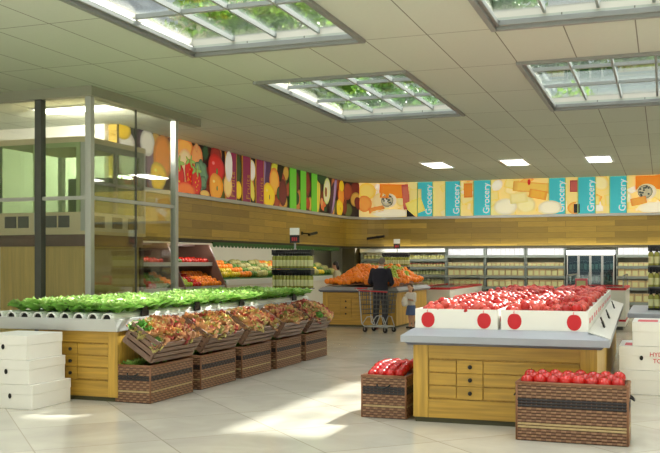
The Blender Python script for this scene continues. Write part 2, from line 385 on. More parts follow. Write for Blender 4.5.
# bulkhead path: s runs along the left wall, round the corner and along the back wall
YS = 16.15
LA = YB-RC-YS; ARC = math.pi/2*RC
def path(s, off=0.0):
    """point on the bulkhead face at arc length s, moved off metres into the room"""
    if s < LA: return Vector((XL+off, YS+s, 0))
    if s < LA+ARC:
        a = (s-LA)/RC; r = RC-off
        return Vector((XL+RC-r*math.cos(a), YB-RC+r*math.sin(a), 0))
    return Vector((XL+RC+(s-LA-ARC), YB-off, 0))
def ribbon(name, s0, s1, z0, z1, off, thick, m, ns=1, parent=None):
    bm = bmesh.new(); uvl = bm.loops.layers.uv.new('UVMap')
    n = max(1, int((s1-s0)/.25)) if ns else 1
    S = [s0+(s1-s0)*i/n for i in range(n+1)]
    def v(s, o, z): p = path(s, o); return bm.verts.new((p.x, p.y, z))
    A = [(v(s, off, z0), v(s, off, z1), v(s, off-thick, z0), v(s, off-thick, z1)) for s in S]
    def face(vs, uvs):
        f = bm.faces.new(vs)
        for l, u in zip(f.loops, uvs): l[uvl].uv = u
    for i in range(n):
        a, b = A[i], A[i+1]; p, q = S[i], S[i+1]
        face((a[0], b[0], b[1], a[1]), ((p, z0), (q, z0), (q, z1), (p, z1)))
        face((a[2], a[3], b[3], b[2]), ((p, z0), (p, z1), (q, z1), (q, z0)))
        face((a[0], a[2], b[2], b[0]), ((p, z0), (p, z0+.1), (q, z0+.1), (q, z0)))
        face((a[1], b[1], b[3], a[3]), ((p, z1), (q, z1), (q, z1-.1), (p, z1-.1)))
    for a, fl in ((A[0], 0), (A[-1], 1)):
        vs = (a[0], a[1], a[3], a[2]); face(vs if not fl else vs[::-1], ((0, z0), (0, z1), (.1, z1), (.1, z0)))
    bmesh.ops.recalc_face_normals(bm, faces=bm.faces[:])
    me = bpy.data.meshes.new(name); bm.to_mesh(me); bm.free(); me.materials.append(M[m] if isinstance(m, str) else m)
    return link(name, me, parent)
SEND = LA+ARC+(X1-(XL+RC))
struct(ribbon('wall_left', 0, LA+ARC*.5, ZW, CZ, 0, .2, 'plank'))
struct(ribbon('wall_back', LA+ARC*.5, SEND, ZW, CZ, 0, .2, 'plank'))
struct(ribbon('trim_1', 0, SEND, ZM-.09, ZM, .1, .1, 'frame'))
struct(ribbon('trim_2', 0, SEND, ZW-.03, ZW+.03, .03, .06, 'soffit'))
# recesses under the bulkhead
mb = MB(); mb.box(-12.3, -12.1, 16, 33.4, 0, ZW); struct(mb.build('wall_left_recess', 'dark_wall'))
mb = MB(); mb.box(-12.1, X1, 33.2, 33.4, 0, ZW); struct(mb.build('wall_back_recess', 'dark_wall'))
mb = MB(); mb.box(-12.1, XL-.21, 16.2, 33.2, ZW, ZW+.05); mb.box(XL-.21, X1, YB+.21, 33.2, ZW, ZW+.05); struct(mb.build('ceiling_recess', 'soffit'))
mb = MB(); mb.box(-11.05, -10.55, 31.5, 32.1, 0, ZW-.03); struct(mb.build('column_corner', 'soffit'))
mb = MB(); mb.box(X1, X1+.2, Y0, Y1, 0, CZ+.1); struct(mb.build('wall_right', 'white_wall'))
mb = MB(); mb.box(-13.7, -13.5, 4, 33.4, 0, CZ+.1); struct(mb.build('wall_left_rear', 'white_wall'))
mb = MB(); mb.box(-13.5, -10.8, 16.0, 16.2, 0, CZ); struct(mb.build('wall_left_return', 'white_wall'))
mb = MB(); mb.box(X0, X1, Y0-.2, Y0, 3.6, CZ+.1); struct(mb.build('wall_front_header', 'white_wall'))
mb = MB(); mb.box(-60, 60, -60, -12, -.25, -.05); mb.box(-60, -16, -12, 80, -.25, -.05); mb.box(12, 60, -12, 80, -.25, -.05); mb.box(-16, 12, 36, 80, -.25, -.05)
struct(mb.build('ground', 'asphalt'))

# ------------------------------------------------------------------ ceiling lamps
def ceiling_light(x, y, label, w=.62, d=1.5, group=None):
    t = thing('ceiling_light', label, 'ceiling light', (x, y, CZ), group=group)
    f = MB()
    for a in ((-w/2-.05, -w/2, -d/2-.05, d/2+.05), (w/2, w/2+.05, -d/2-.05, d/2+.05), (-w/2, w/2, -d/2-.05, -d/2), (-w/2, w/2, d/2, d/2+.05)): f.box(*a, -.03, 0)
    f.build('frame', 'white_plastic', t)
    f = MB(); f.box(-w/2, w/2, -d/2, d/2, -.02, -.001); f.build('diffuser', 'panel_light', t)
LAMPS = []
for x, lb in ((-6.2, 'leftmost of the three lit ceiling panels before the back wall'), (-3.95, 'middle one of the three lit ceiling panels before the back wall'),
              (-1.65, 'rightmost of the three lit ceiling panels before the back wall')):
    ceiling_light(x, 26.1, lb); LAMPS.append((x, 26.1))

# ------------------------------------------------------------------ murals printed with fruit and cheese
class Print:
    """flat coloured shapes on the bulkhead, every shape 1.5 mm further out than the last"""
    def __init__(s, s0, s1, z0=ZM, z1=CZ, bg=(.02,.02,.02)):
        s.bm = bmesh.new(); s.cl = s.bm.loops.layers.float_color.new('Col'); s.lv = 0; s.s0, s.s1, s.z0, s.z1 = s0, s1, z0, z1
        n = max(1, int((s1-s0)/.2))
        for i in range(n):
            a, b = s0+(s1-s0)*i/n, s0+(s1-s0)*(i+1)/n
            s.poly([(a, z0), (b, z0), (b, z1), (a, z1)], bg)
        s.lv = 1
    def vert(s, p):
        q = path(min(max(p[0], s.s0), s.s1), .012+.0012*s.lv); return s.bm.verts.new((q.x, q.y, min(max(p[1], s.z0), s.z1)))
    def poly(s, pts, c, c2=None):
        vs = [s.vert(p) for p in pts]
        try: f = s.bm.faces.new(vs)
        except ValueError: return
        for l in f.loops: l[s.cl] = c4(c)
    def shape(s, pts, c, edge=None):
        """fan with a centre colour and an edge colour"""
        cx = sum(p[0] for p in pts)/len(pts); cz = sum(p[1] for p in pts)/len(pts)
        edge = edge or [v*.6 for v in c]
        n = len(pts); mid = [(cx+(p[0]-cx)*.68, cz+(p[1]-cz)*.68) for p in pts]
        C = s.vert((cx, cz)); Mi = [s.vert(p) for p in mid]; O = [s.vert(p) for p in pts]
        for i in range(n):
            j = (i+1) % n
            f = s.bm.faces.new([C, Mi[i], Mi[j]])
            for l in f.loops: l[s.cl] = c4(c)
            f = s.bm.faces.new([Mi[i], O[i], O[j], Mi[j]])
            for l, w in zip(f.loops, (0, 1, 1, 0)): l[s.cl] = c4(edge if w else c)
        s.lv += 1
    def ell(s, cx, cz, rx, rz, c, edge=None, rot=0, n=18, lob=0, nl=5):
        pts = []
        for k in range(n):
            a = 2*math.pi*k/n; r = 1+lob*math.cos(nl*a)
            x, z = rx*math.cos(a)*r, rz*math.sin(a)*r
            pts.append((cx+x*math.cos(rot)-z*math.sin(rot), cz+x*math.sin(rot)+z*math.cos(rot)))
        s.shape(pts, c, edge)
    def quad(s, cx, cz, w, h, c, edge=None, rot=0):
        pts = [(cx+x*w/2*math.cos(rot)-z*h/2*math.sin(rot), cz+x*w/2*math.sin(rot)+z*h/2*math.cos(rot)) for x, z in ((-1,-1), (0,-1), (1,-1), (1,0), (1,1), (0,1), (-1,1), (-1,0))]
        s.shape(pts, c, edge)
    def build(s, name, label):
        me = bpy.data.meshes.new(name); s.bm.to_mesh(me); s.bm.free(); me.materials.append(M['print'])
        o = link(name, me); return tag(o, label, 'mural')
YEL, ORA, RED_, CRM = srgb(250,206,40), srgb(244,150,50), srgb(208,36,30), srgb(244,226,170)
PUR, GRN, DGR, PNK = srgb(70,36,72), srgb(96,140,60), srgb(40,74,44), srgb(226,150,120)
WHT = srgb(238,230,214)
def pepper(p, x, z, r, c):
    p.ell(x, z, r*1.05, r, c, None, .2, 20, .07, 3); p.ell(x+.05, z-r*.05, r*.12, r*.2, GRN, DGR); p.ell(x-r*.35, z+r*.4, r*.2, r*.12, [min(1, v*1.3+.15) for v in c], c)
def strawberry(p, x, z, r):
    p.ell(x, z, r*.85, r*1.15, RED_, srgb(150,18,18), .15, 16, .05, 3)
    for k in range(5): p.ell(x+r*.5*math.cos(k*1.25), z+r*.95+r*.16*math.sin(k*1.25), r*.38, r*.14, srgb(150,180,90), GRN, k*1.25)
    for k in range(8): p.ell(x+rnd.uniform(-.5,.5)*r, z+rnd.uniform(-.7,.5)*r, r*.05, r*.07, YEL)
ys_ = lambda y: y-YS
def filler(p, a, b, seed):
    q = random.Random(seed)
    for i in range(int((b-a)*6)): p.ell(q.uniform(a, b), q.uniform(3.3, 4.45), q.uniform(.16, .34), q.uniform(.16, .32), q.choice([srgb(190,120,60), srgb(120,44,36), srgb(206,160,70), srgb(84,60,60), srgb(90,100,50), srgb(160,70,46)]), None, q.uniform(0, 3))
# left mural, first part (through the glass as far as the magenta strips)
p = Print(0, ys_(21.25), bg=srgb(44,30,26))
filler(p, .05, ys_(21.25), 11)
p.ell(.3, 3.9, .4, .5, WHT, srgb(180,160,150)); p.ell(.15, 4.4, .3, .2, YEL)
for x, z, rx, rz, c, rot in ((.95, 4.0, .22, .62, PUR, .2), (1.25, 3.7, .2, .5, srgb(120,90,110), .1), (1.1, 4.25, .3, .3, WHT, 0)): p.ell(x, z, rx, rz, c, None, rot)
p.ell(1.75, 4.0, .42, .5, ORA); pepper(p, 1.55, 3.55, .33, YEL)
p.ell(2.25, 4.3, .22, .24, YEL); p.ell(2.3, 3.95, .3, .3, ORA)
p.ell(2.72, 4.33, .42, .26, srgb(240,170,80), srgb(200,110,40)); p.ell(2.75, 3.92, .38, .4, srgb(240,208,160), srgb(206,160,100))
p.ell(3.32, 4.18, .3, .3, srgb(236,156,90), srgb(176,96,50)); p.ell(3.3, 4.42, .08, .14, srgb(200,150,90))
p.ell(3.75, 4.33, .16, .18, DGR, None, 0, 20, .12, 7); p.ell(4.3, 4.28, .3, .3, srgb(150,40,36))
p.ell(3.5, 3.75, .36, .38, srgb(104,140,104), srgb(62,92,70), 0, 26, .1, 8); p.ell(3.35, 3.9, .16, .16, srgb(120,150,110), srgb(60,90,66), 0, 20, .12, 6); p.ell(3.62, 3.6, .16, .15, srgb(100,132,96), srgb(50,76,56), 0, 20, .12, 6)
pepper(p, 4.3, 3.95, .42, RED_); pepper(p, 4.3, 3.52, .36, srgb(240,160,46))
strawberry(p, 2.95, 3.75, .3); strawberry(p, 2.35, 3.6, .36); strawberry(p, 3.2, 3.55, .3)
p.ell(2.65, 3.32, .5, .2, srgb(240,120,50), srgb(190,50,30)); p.ell(3.6, 3.3, .25, .1, srgb(230,180,90))
p.ell(4.85, 3.6, .25, .3, srgb(244,200,120)); p.ell(4.9, 4.1, .22, .4, WHT)
p.build('wall_mural', 'printed fruit and pepper mural on the left wall, nearest the glass enclosure')
# between magenta strips, to the green strips
p = Print(ys_(21.25), ys_(25.3), bg=srgb(30,22,20))
filler(p, 5.2, ys_(25.3), 12)
p.ell(5.62, 4.1, .2, .4, srgb(60,80,40)); p.ell(5.65, 3.55, .2, .24, YEL)
p.ell(6.45, 4.15, .28, .3, WHT, srgb(196,180,130)); p.ell(6.5, 3.6, .14, .3, srgb(240,220,90), None, .3); p.ell(6.3, 3.7, .1, .22, srgb(160,40,60))
p.ell(7.25, 4.0, .2, .75, srgb(140,110,150), PUR, -.15); p.ell(7.55, 4.2, .16, .6, srgb(84,50,88), None, -.2)
p.ell(8.05, 4.3, .3, .26, srgb(206,200,60), srgb(150,150,40)); p.ell(8.4, 4.3, .2, .3, srgb(40,30,20)); p.ell(8.0, 3.98, .36, .4, srgb(244,176,70), srgb(196,110,40), .2)
p.ell(8.35, 3.66, .2, .2, srgb(60,90,40)); p.ell(8.62, 3.7, .3, .4, srgb(110,40,40)); pepper(p, 7.6, 3.52, .4, YEL)
p.build('wall_mural', 'printed aubergine, mango and yellow pepper mural between magenta and green strips')
# green strips to the rounded corner
p = Print(ys_(25.3), LA+ARC*.45, bg=srgb(40,28,26))
filler(p, 9.2, LA+ARC*.45, 13)
p.ell(9.7, 4.1, .22, .3, srgb(110,40,40)); p.ell(9.7, 3.6, .2, .2, srgb(40,60,30)); p.ell(10.6, 4.1, .2, .4, srgb(140,50,40)); p.ell(10.6, 3.5, .2, .2, srgb(180,60,40))
p.ell(11.45, 3.7, .25, .7, srgb(240,210,70), None, -.2); p.ell(11.9, 4.4, .5, .2, DGR)
p.ell(12.35, 4.02, .34, .46, srgb(238,232,180), srgb(150,170,80), -.25); p.ell(12.25, 3.98, .13, .17, srgb(150,100,60))
p.ell(12.0, 3.5, .25, .16, srgb(226,110,50)); p.ell(11.85, 3.62, .14, .14, srgb(240,150,90)); p.ell(12.2, 3.4, .16, .1, DGR)
p.ell(13.05, 3.95, .17, .75, srgb(160,130,168), PUR, -.35); p.ell(12.8, 3.8, .14, .6, srgb(60,30,56), None, -.3)
p.ell(13.75, 3.95, .3, .4, ORA); p.ell(13.8, 4.3, .25, .2, YEL); pepper(p, 13.6, 3.52, .32, YEL)
p.build('wall_mural', 'printed avocado and aubergine mural near the rounded wall corner')
# back wall cheese
xs_ = lambda x: LA+ARC+(x-(XL+RC))
def cheese(p, a, b, seed):
    q = random.Random(seed); n = int((b-a)*8)
    for i in range(n):
        x = q.uniform(a+.05, b-.05); z = q.uniform(3.35, 4.42)
        c = q.choice([srgb(252,238,170), srgb(253,246,206), srgb(250,220,120), srgb(246,190,90), srgb(252,250,232), srgb(246,232,150), srgb(252,234,140), srgb(252,246,214)])
        e = [c[0]*.8, c[1]*.58, c[2]*.36]
        if q.random() < .55: p.quad(x, z, q.uniform(.3,.6), q.uniform(.2,.38), c, e, q.uniform(-.6,.6))
        else: p.ell(x, z, q.uniform(.16,.32), q.uniform(.14,.26), c, e, q.uniform(0,3))
def blue(p, x, z, r=.24):
    p.ell(x, z, r*1.3, r*1.1, srgb(250,244,220), srgb(236,220,170)); p.ell(x-.05, z, r, r*.95, srgb(196,190,160), srgb(120,120,96))
    for k in range(12): p.ell(x-.05+rnd.uniform(-.7,.7)*r, z+rnd.uniform(-.7,.7)*r, .035, .03, srgb(70,80,70))
s_a = LA+ARC*.45
p = Print(s_a, xs_(-7.85), bg=srgb(250,226,150))
cheese(p, s_a, xs_(-7.85), 3)
p.ell(s_a+.3, 4.2, .35, .3, srgb(250,220,110), srgb(244,190,60)); p.ell(s_a+.2, 3.75, .3, .3, srgb(246,160,70))
p.quad(xs_(-9.15), 4.2, 1.0, .5, srgb(244,146,36), srgb(236,126,26), -.05); p.ell(xs_(-9.6), 3.85, .32, .3, srgb(252,226,160)); p.ell(xs_(-9.2), 3.4, .8, .17, srgb(252,246,214), srgb(246,226,160))
p.quad(xs_(-9.75), 3.55, .6, .2, srgb(240,150,60), None, .2); blue(p, xs_(-9.3), 3.86)
p.quad(xs_(-8.65), 3.98, .25, .9, srgb(206,110,90), srgb(180,70,66), .1); p.quad(xs_(-8.3), 4.05, .45, .4, srgb(246,226,140)); p.quad(xs_(-8.3), 3.62, .6, .5, srgb(250,234,120), srgb(240,216,90), .35)
p.shape([(xs_(-8.62), 3.27), (xs_(-8.3), 3.27), (xs_(-8.62), 3.55)], srgb(20,16,14))
p.build('wall_mural', 'printed cheese mural at the rounded corner, left of all teal strips')
p = Print(xs_(-7.85), xs_(-3.05), bg=srgb(252,226,140))
cheese(p, xs_(-7.85), xs_(-3.05), 5)
p.quad(xs_(-6.4), 4.15, .3, .5, srgb(240,146,40)); p.quad(xs_(-4.2), 4.2, 1.3, .35, srgb(248,200,90), None, -.1); p.quad(xs_(-4.0), 3.95, .6, .3, srgb(246,180,60), None, -.2)
p.ell(xs_(-4.4), 3.6, .35, .28, srgb(252,240,170)); p.ell(xs_(-5.1), 3.55, .4, .3, srgb(252,246,210)); p.quad(xs_(-4.65), 3.85, .6, .35, srgb(250,236,160), None, .1); p.ell(xs_(-3.6), 3.5, .4, .24, srgb(252,244,210))
p.ell(xs_(-4.3), 4.38, .05, .1, RED_)
p.build('wall_mural', 'printed cheese mural in the middle of the back wall')
p = Print(xs_(-3.05), SEND, bg=srgb(252,226,140))
cheese(p, xs_(-3.05), xs_(2), 8)
p.quad(xs_(-2.8), 4.2, .3, .4, srgb(190,90,80)); p.quad(xs_(-2.72), 3.45, .2, .3, srgb(30,20,16))
p.quad(xs_(-.2), 4.25, 1.3, .45, srgb(244,146,36), srgb(238,130,26), 0); blue(p, xs_(-.5), 3.95); p.quad(xs_(-.75), 3.65, .5, .25, srgb(244,170,70), None, .2); p.ell(xs_(-.1), 3.42, .7, .2, srgb(252,246,220), srgb(248,236,190))
p.build('wall_mural', 'printed cheese mural at the right end of the back wall')

def strip(s0, s1, body, edge, word, ink, label, group=None):
    c = path((s0+s1)/2, .05); w = s1-s0; left = s1 < LA
    t = thing('banner_strip', label, 'banner', (c.x, c.y, ZM), (0, 0, R(90) if left else 0), group)
    h = CZ-ZM-.01
    f = MB(); f.box(-w/2+.035, w/2-.035, -.012, .012, .0, h); f.build('panel', body, t)
    if edge:
        for a, b in ((-w/2, -w/2+.035), (w/2-.035, w/2)):
            f = MB(); f.box(a, b, -.014, .012, 0, h); f.build('border', edge, t)
    if word:
        text('lettering', word, .31 if word != 'Fruits' else .3, ink, t, (w*.24 if word != 'Fruits' else .1, -.0145, .06), (R(90), R(-90), 0), 'LEFT')
PLACE = ['first', 'second', 'third', 'fourth', 'fifth', 'sixth', 'seventh']
k_ = 10.6/10.43
for i, (a, b) in enumerate(((20.67, 21.31), (21.64, 22.16), (22.49, 23.02))):
    strip(ys_(a*k_), ys_(b*k_), 'mag', 'gold', 'Fruits', 'gold', '%s magenta Fruits strip from the glass enclosure, on the left wall mural' % PLACE[i])
for i, (a, b) in enumerate(((24.88, 25.43), (25.73, 26.23), (26.66, 27.19))):
    strip(ys_(a*k_), ys_(b*k_), 'green_strip', None, None, None, 'plain green strip on the left wall mural, %s counting from the magenta strips' % PLACE[i])
kb = 31.6/29.5
for i, (a, b) in enumerate(((-7.69, -7.14), (-6.75, -6.22), (-5.81, -5.22), (-3.41, -2.87), (-2.52, -1.96), (-1.57, -1.03))):
    strip(xs_(a*kb), xs_(b*kb), 'teal', 'teal_edge', 'Grocery', 'white_ink', '%s teal Grocery strip from the left on the back wall mural' % PLACE[i])

# dark spotlight arms under the mural
for (s, lb) in ((ys_(26.4), 'small black arm light on the boards of the left wall'), (xs_(-9.7), 'small black arm light on the boards at the back wall corner')):
    c = path(s, .0); left = s < LA
    t = thing('arm_light', lb, 'spotlight', (c.x, c.y, 2.55), (0, 0, R(90) if left else 0))
    f = MB(); f.box(-.05, .05, -.03, 0, -.05, .05); f.build('wall_plate', 'black', t)
    f = MB(); f.tube([(0, -.03, 0), (-.05, -.35, -.03)], .02); f.build('arm', 'black', t)
    f = MB(); f.tube([(-.3, -.36, -.06), (.35, -.36, .02)], .045, 10); f.build('lamp_head', 'black', t)

# ------------------------------------------------------------------ glass enclosure on the left
GX, GY, GE = -8.7, 12.5, 15.3
t = thing('glass_enclosure', 'tall glass enclosure with aluminium posts from floor to ceiling behind the lettuce bed', 'glass enclosure', (GX, GY, 0))
def post(x, y, w=.1, m='frame', z1=CZ-.16):
    f = MB(); f.box(x-w/2, x+w/2, y-w/2, y+w/2, 0, z1); f.build('post', m, t, bevel=.006)
post(-.055, .055, .11); post(-.06, 2.8, .11); post(-1.03, .06, .13, 'dgrey'); post(-2.1, .06, .1)
f = MB(); f.box(-2.6, .05, -.05, .12, CZ-.16, CZ); f.box(-.16, .05, .12, 3.65, CZ-.16, CZ); f.build('head_rail', 'rail_grey', t)
f = MB(); f.box(-2.6, -.12, .03, .09, 2.67, 2.73); f.build('transom', 'frame', t)
f = MB(); f.box(-.09, -.03, .13, 2.75, 2.67, 2.73); f.build('transom', 'frame', t)
for a, b in ((-2.05, -1.13), (-.97, -.13)):
    f = MB(); f.box(a, b, .055, .067, 2.74, CZ-.16); f.build('pane', 'glass', t)
    f = MB(); f.box(a, b, .055, .067, .05, 2.66); f.build('pane', 'glass', t)
for a, b in ((.13, 1.42), (1.46, 2.745)):
    f = MB(); f.box(-.066, -.054, a, b, 2.74, CZ-.16); f.build('pane', 'glass', t)
    f = MB(); f.box(-.066, -.054, a, b, .05, 2.66); f.build('pane', 'glass', t)
for y in (1.44,):
    f = MB(); f.box(-.068, -.05, y-.018, y+.018, .05, CZ-.16); f.build('glazing_bead', 'dgrey', t)
f = MB(); f.box(-2.6, 0, 0, .12, 0, .05); f.box(-.12, 0, .12, 2.8, 0, .05); f.build('floor_rail', 'dgrey', t)
# lift cab standing inside the enclosure
t = thing('lift_cab', 'cream and green glazed lift cab raised inside the glass enclosure', 'lift cab', (-9.15, 13.0, 0))
f = MB(); f.box(-1.9, 0, 0, 1.9, 2.12, 2.18); f.box(-1.9, 0, 0, 1.9, 3.68, 3.78); f.build('cab_shell', 'cream_wall', t)
f = MB()
for a in ((-1.9, -1.8, 0, .1), (-1.05, -.95, 0, .06), (-.1, 0, 0, .1), (-.1, 0, 1.8, 1.9), (-1.9, -1.8, 1.8, 1.9)): f.box(*a, 2.18, 3.68)
f.build('cab_frame', 'frame', t)
f = MB(); f.box(-1.8, -1.05, .0, .05, 2.18, 2.5); f.box(-.95, -.1, 0, .05, 2.18, 2.5); f.build('front_panel', 'cream_wall', t)
f = MB(); f.box(-.05, 0, .1, 1.8, 2.18, 2.5); f.build('side_panel', 'white_wall', t)
f = MB(); f.box(-1.8, -1.05, .02, .035, 2.5, 3.68); f.box(-.95, -.1, .02, .035, 2.5, 3.68); f.build('cab_glass', 'green_glass', t)
f = MB(); f.box(-.035, -.02, .1, 1.8, 2.5, 3.68); f.build('cab_glass', 'green_glass', t)
f = MB(); f.box(-.02, .03, .1, 1.8, 2.98, 3.03); f.build('handrail', 'steel', t)
f = MB(); f.box(-1.9, -.02, .06, .12, 1.92, 2.12); f.box(-.1, -.02, .12, 1.85, 1.92, 2.12); f.build('skirt_band', 'brown', t)
f = MB(); f.box(-1.85, -1.0, .1, .16, 0, 1.92); f.box(-.9, -.12, .1, .16, 0, 1.92); f.box(-.14, -.08, .16, 1.8, 0, 1.92); f.build('shaft_cladding', 'tan_panel', t)
f = MB(); f.box(-1.0, -.9, .08, .18, 0, 1.92); f.box(-.14, -.04, 1.8, 1.9, 0, 1.92); f.build('shaft_post', 'brown', t)
for a in (-1.66, -.82):
    f = MB(); f.box(a, a+.24, -.012, 0, 2.24, 2.44); f.box(a+.28, a+.5, -.012, 0, 2.24, 2.44); f.build('slot_window', 'dgrey', t)
for a in (.25, .8, 1.3):
    f = MB(); f.box(0, .012, a, a+.3, 2.24, 2.44); f.build('slot_window', 'dgrey', t)
f = MB(); f.box(-.03, .03, .1, 1.8, 3.58, 3.68); f.box(-.03, .03, 1.68, 1.8, 2.5, 3.58); f.box(-.03, .03, .86, .92, 2.5, 3.58); f.build('side_frame', 'rail_grey', t)
f = MB(); f.box(-1.05, -.1, -.02, .0, 3.6, 3.68); f.box(-1.05, -.98, -.02, 0, 2.5, 3.6); f.box(-.17, -.1, -.02, 0, 2.5, 3.6); f.build('green_frame', 'lime_frame', t)
f = MB(); f.box(-1.3, -.4, 1.3, 1.8, 2.2, 3.2); f.build('rear_panel', 'rail_grey', t)
# bright inner lamp above the cab
ceiling_light(-10.2, 14.2, 'lit ceiling panel seen through the top of the glass enclosure', 1.6, .5); LAMPS2 = (-10.2, 14.2)

# ------------------------------------------------------------------ cabinet islands
def cabinet(name, label, x0, x1, y0, y1, h, stile=.16, knob_at=.3, drawers=True):
    t = thing(name, label, 'cabinet', ((x0+x1)/2, y0, 0)); w = x1-x0; d = y1-y0
    f = MB(); f.box(-w/2+.02, w/2-.02, .02, d-.02, .0, .05); f.build('plinth', 'plinth', t)
    f = MB(); f.box(-w/2+.03, w/2-.03, .03, d-.03, .05, h); f.build('carcass', 'oak_y', t)
    # front frame
    for a in ((-w/2, -w/2+stile), (w/2-stile, w/2)):
        f = MB(); f.box(a[0], a[1], -.0, .03, .05, h); f.build('stile', 'oak_z', t, bevel=.004)
    f = MB(); f.box(-w/2+stile, w/2-stile, .004, .03, h-.14, h); f.build('top_rail', 'oak_x', t, bevel=.004)
    f = MB(); f.box(-w/2+stile, w/2-stile, .004, .03, .05, .24); f.build('bottom_rail', 'oak_x', t, bevel=.004)
    z0, z1 = .25, h-.15; n = 3; iw = w-2*stile
    for k in range(n):
        a = z0+(z1-z0)*k/n+.006; b = z0+(z1-z0)*(k+1)/n-.006
        f = MB(); f.box(-w/2+stile+.006, -w/2+stile+iw*(knob_at-.11), .008, .03, a, b); f.build('side_board', 'oak_x', t, bevel=.004)
        f = MB(); f.box(-w/2+stile+iw*(knob_at-.105), -w/2+stile+iw*(knob_at+.07), .0, .03, a-.004, b+.004); q = f.build('drawer_pull_board', 'oak_x', t, bevel=.003)
        g = MB(); g.lathe([(0, 0), (.012, 0), (.012, .012), (.021, .018), (.021, .028), (.012, .034), (0, .035)], 14, 0, Matrix.Translation((-w/2+stile+iw*knob_at-.02, 0, (a+b)/2)) @ Matrix.Rotation(R(90), 4, 'X'))
        g.build('knob', 'black', q, smooth=True)
        f = MB(); f.box(-w/2+stile+iw*(knob_at+.075), w/2-stile-.006, .008, .03, a, b); f.build('drawer_front', 'oak_x', t, bevel=.004)
    # right flank boards
    nb = max(3, int(d/.55))
    for k in range(nb):
        f = MB(); f.box(w/2-.03, w/2, .03+(d-.06)*k/nb+.004, .03+(d-.06)*(k+1)/nb-.004, .05, h); f.build('flank_board', 'oak_z', t, bevel=.003)
    return t
def price_clip(loc, rot, label, group=None):
    t = thing('price_clip', label, 'price holder', loc, rot, group); t.scale = (1.4, 1.4, 1.4)
    f = MB(); f.box(-.006, .006, -.06, .06, 0, .05); f.build('clip', 'black', t)
    f = MB(); f.box(-.004, .004, -.045, .045, .05, .085); f.build('jaw', 'black', t); return t

# ---- apple island
BEFORE = set(bpy.data.objects)
AX0, AX1, AY0, AY1 = -2.43, -.60, 9.17, 17.0
cabinet('display_cabinet', 'long oak drawer cabinet carrying the white apple cartons, wicker basket in front', AX0, AX1, AY0, AY1, .80)
t = thing('counter_top', 'pale grey counter tray holding the apple cartons', 'counter', ((AX0+AX1)/2, AY0, .80)); w = (AX1-AX0)/2; d = AY1-AY0
f = MB(); f.prism(ring_loop(-w-.04, w+.04, -.06, d+.04, 0), ring_loop(-w-.07, w+.07, -.11, d+.09, .03)); f.build('lower_edge', 'counter_dark', t)
f = MB(); f.prism(ring_loop(-w-.1, w+.12, -.14, d+.12, .031), ring_loop(-w-.1, w+.12, -.14, d+.12, .098))
f.prism(ring_loop(-w-.1, w+.12, -.14, d+.12, .0985), ring_loop(-w+.0, w-.09, .0, d, .165)); f.build('tray_lip', 'counter', t)
f = MB(); f.prism([(w+.122, -.05, .10), (w+.122, d, .10), (w-.085, d, .168), (w-.085, -.05, .168)], [(w+.125, -.05, .108), (w+.125, d, .108), (w-.082, d, .176), (w-.082, -.05, .176)]); f.build('ticket_rail', 'white_plastic', t)
for i, (y, lb) in enumerate(((10.3, 'nearest'), (12.0, 'middle'), (14.6, 'farthest'))):
    price_clip((AX1+.03, y, .938), (0, R(-20), 0), '%s black price clip on the sloping right edge of the apple counter' % lb)
def carton_apple(f, x, z, s, y):
    pts = []
    for k in range(20):
        a = 2*math.pi*k/20; r = 1+.06*math.cos(2*a)-.10*max(0, math.sin(a))**8
        pts.append((x+s*.92*r*math.cos(a), y, z+s*1.22*r*math.sin(a)))
    vs = [f.bm.verts.new(p) for p in pts]; q = [f.bm.verts.new((p[0], p[1]+.002, p[2])) for p in pts]
    f._f(vs, 0); f._f(q[::-1], 0)
    for k in range(20): f._f([vs[k], vs[(k+1) % 20], q[(k+1) % 20], q[k]], 0)
CW, CD, CH = .85, 1.06, .2
def carton(label, group, x, y):
    t = thing('fruit_carton', label, 'carton', (x, y, .9655), (0,0,0), group)
    f = MB(); f.prism(ring_loop(-CW/2, CW/2, 0, CD, 0), ring_loop(-CW/2, CW/2, 0, CD, .01))
    for a in ((-CW/2, CW/2, 0, .012), (-CW/2, CW/2, CD-.012, CD), (-CW/2, -CW/2+.012, .012, CD-.012), (CW/2-.012, CW/2, .012, CD-.012)): f.box(*a, .01, CH)
    f.build('carton_body', 'carton', t)
    for s in (-.29, .29):
        f = MB(); carton_apple(f, s, .09, .072, -.0025); g = f.build('printed_apple', 'red_print', t)
        h = MB(); h.tube([(s, -.002, .16), (s-.008, -.002, .178), (s-.002, -.002, .192)], .004, 5); h.build('printed_stem', 'pink_print', g)
    for yy in (.3, .75):
        f = MB(); f.box(CW/2, CW/2+.002, yy-.1, yy+.1, .07, .12)
        f.build('side_print', 'pink_print', t)
    return t
CX = (-1.995, -1.11)
for i in range(7):
    for j, x in enumerate(CX):
        s = ('left', 'right')[j]
        if i == 0: lb, g = 'front %s white carton of apples printed with two red apples' % s, None
        else: lb, g = 'white apple carton in the %s row, %s behind its front carton' % (s, PLACE[i-1]), None
        carton(lb, g, x, AY0+.05+i*1.07)
def apple_mesh(name, r, m, n=14, k=10):
    f = MB(); prof = [(0, -.80*r)]
    for i in range(1, k):
        a = math.pi*i/k; prof.append((r*math.sin(a)**.85*(1-.06*math.cos(a)*-1), -r*.9*math.cos(a) - (.0 if i > 1 else -.06*r)))
    prof.append((0, .70*r)); f.lathe(prof, n, 0)
    f.tube([(0, 0, .68*r), (.05*r, 0, 1.08*r)], .06*r, 5, 1)
    return f.mesh(name, [m, 'stem'], True)
am = [apple_mesh('apple', .05, 'apple2'), apple_mesh('apple', .05, 'apple')]
cnt = 0; rest = []
HZ = .9655+CH
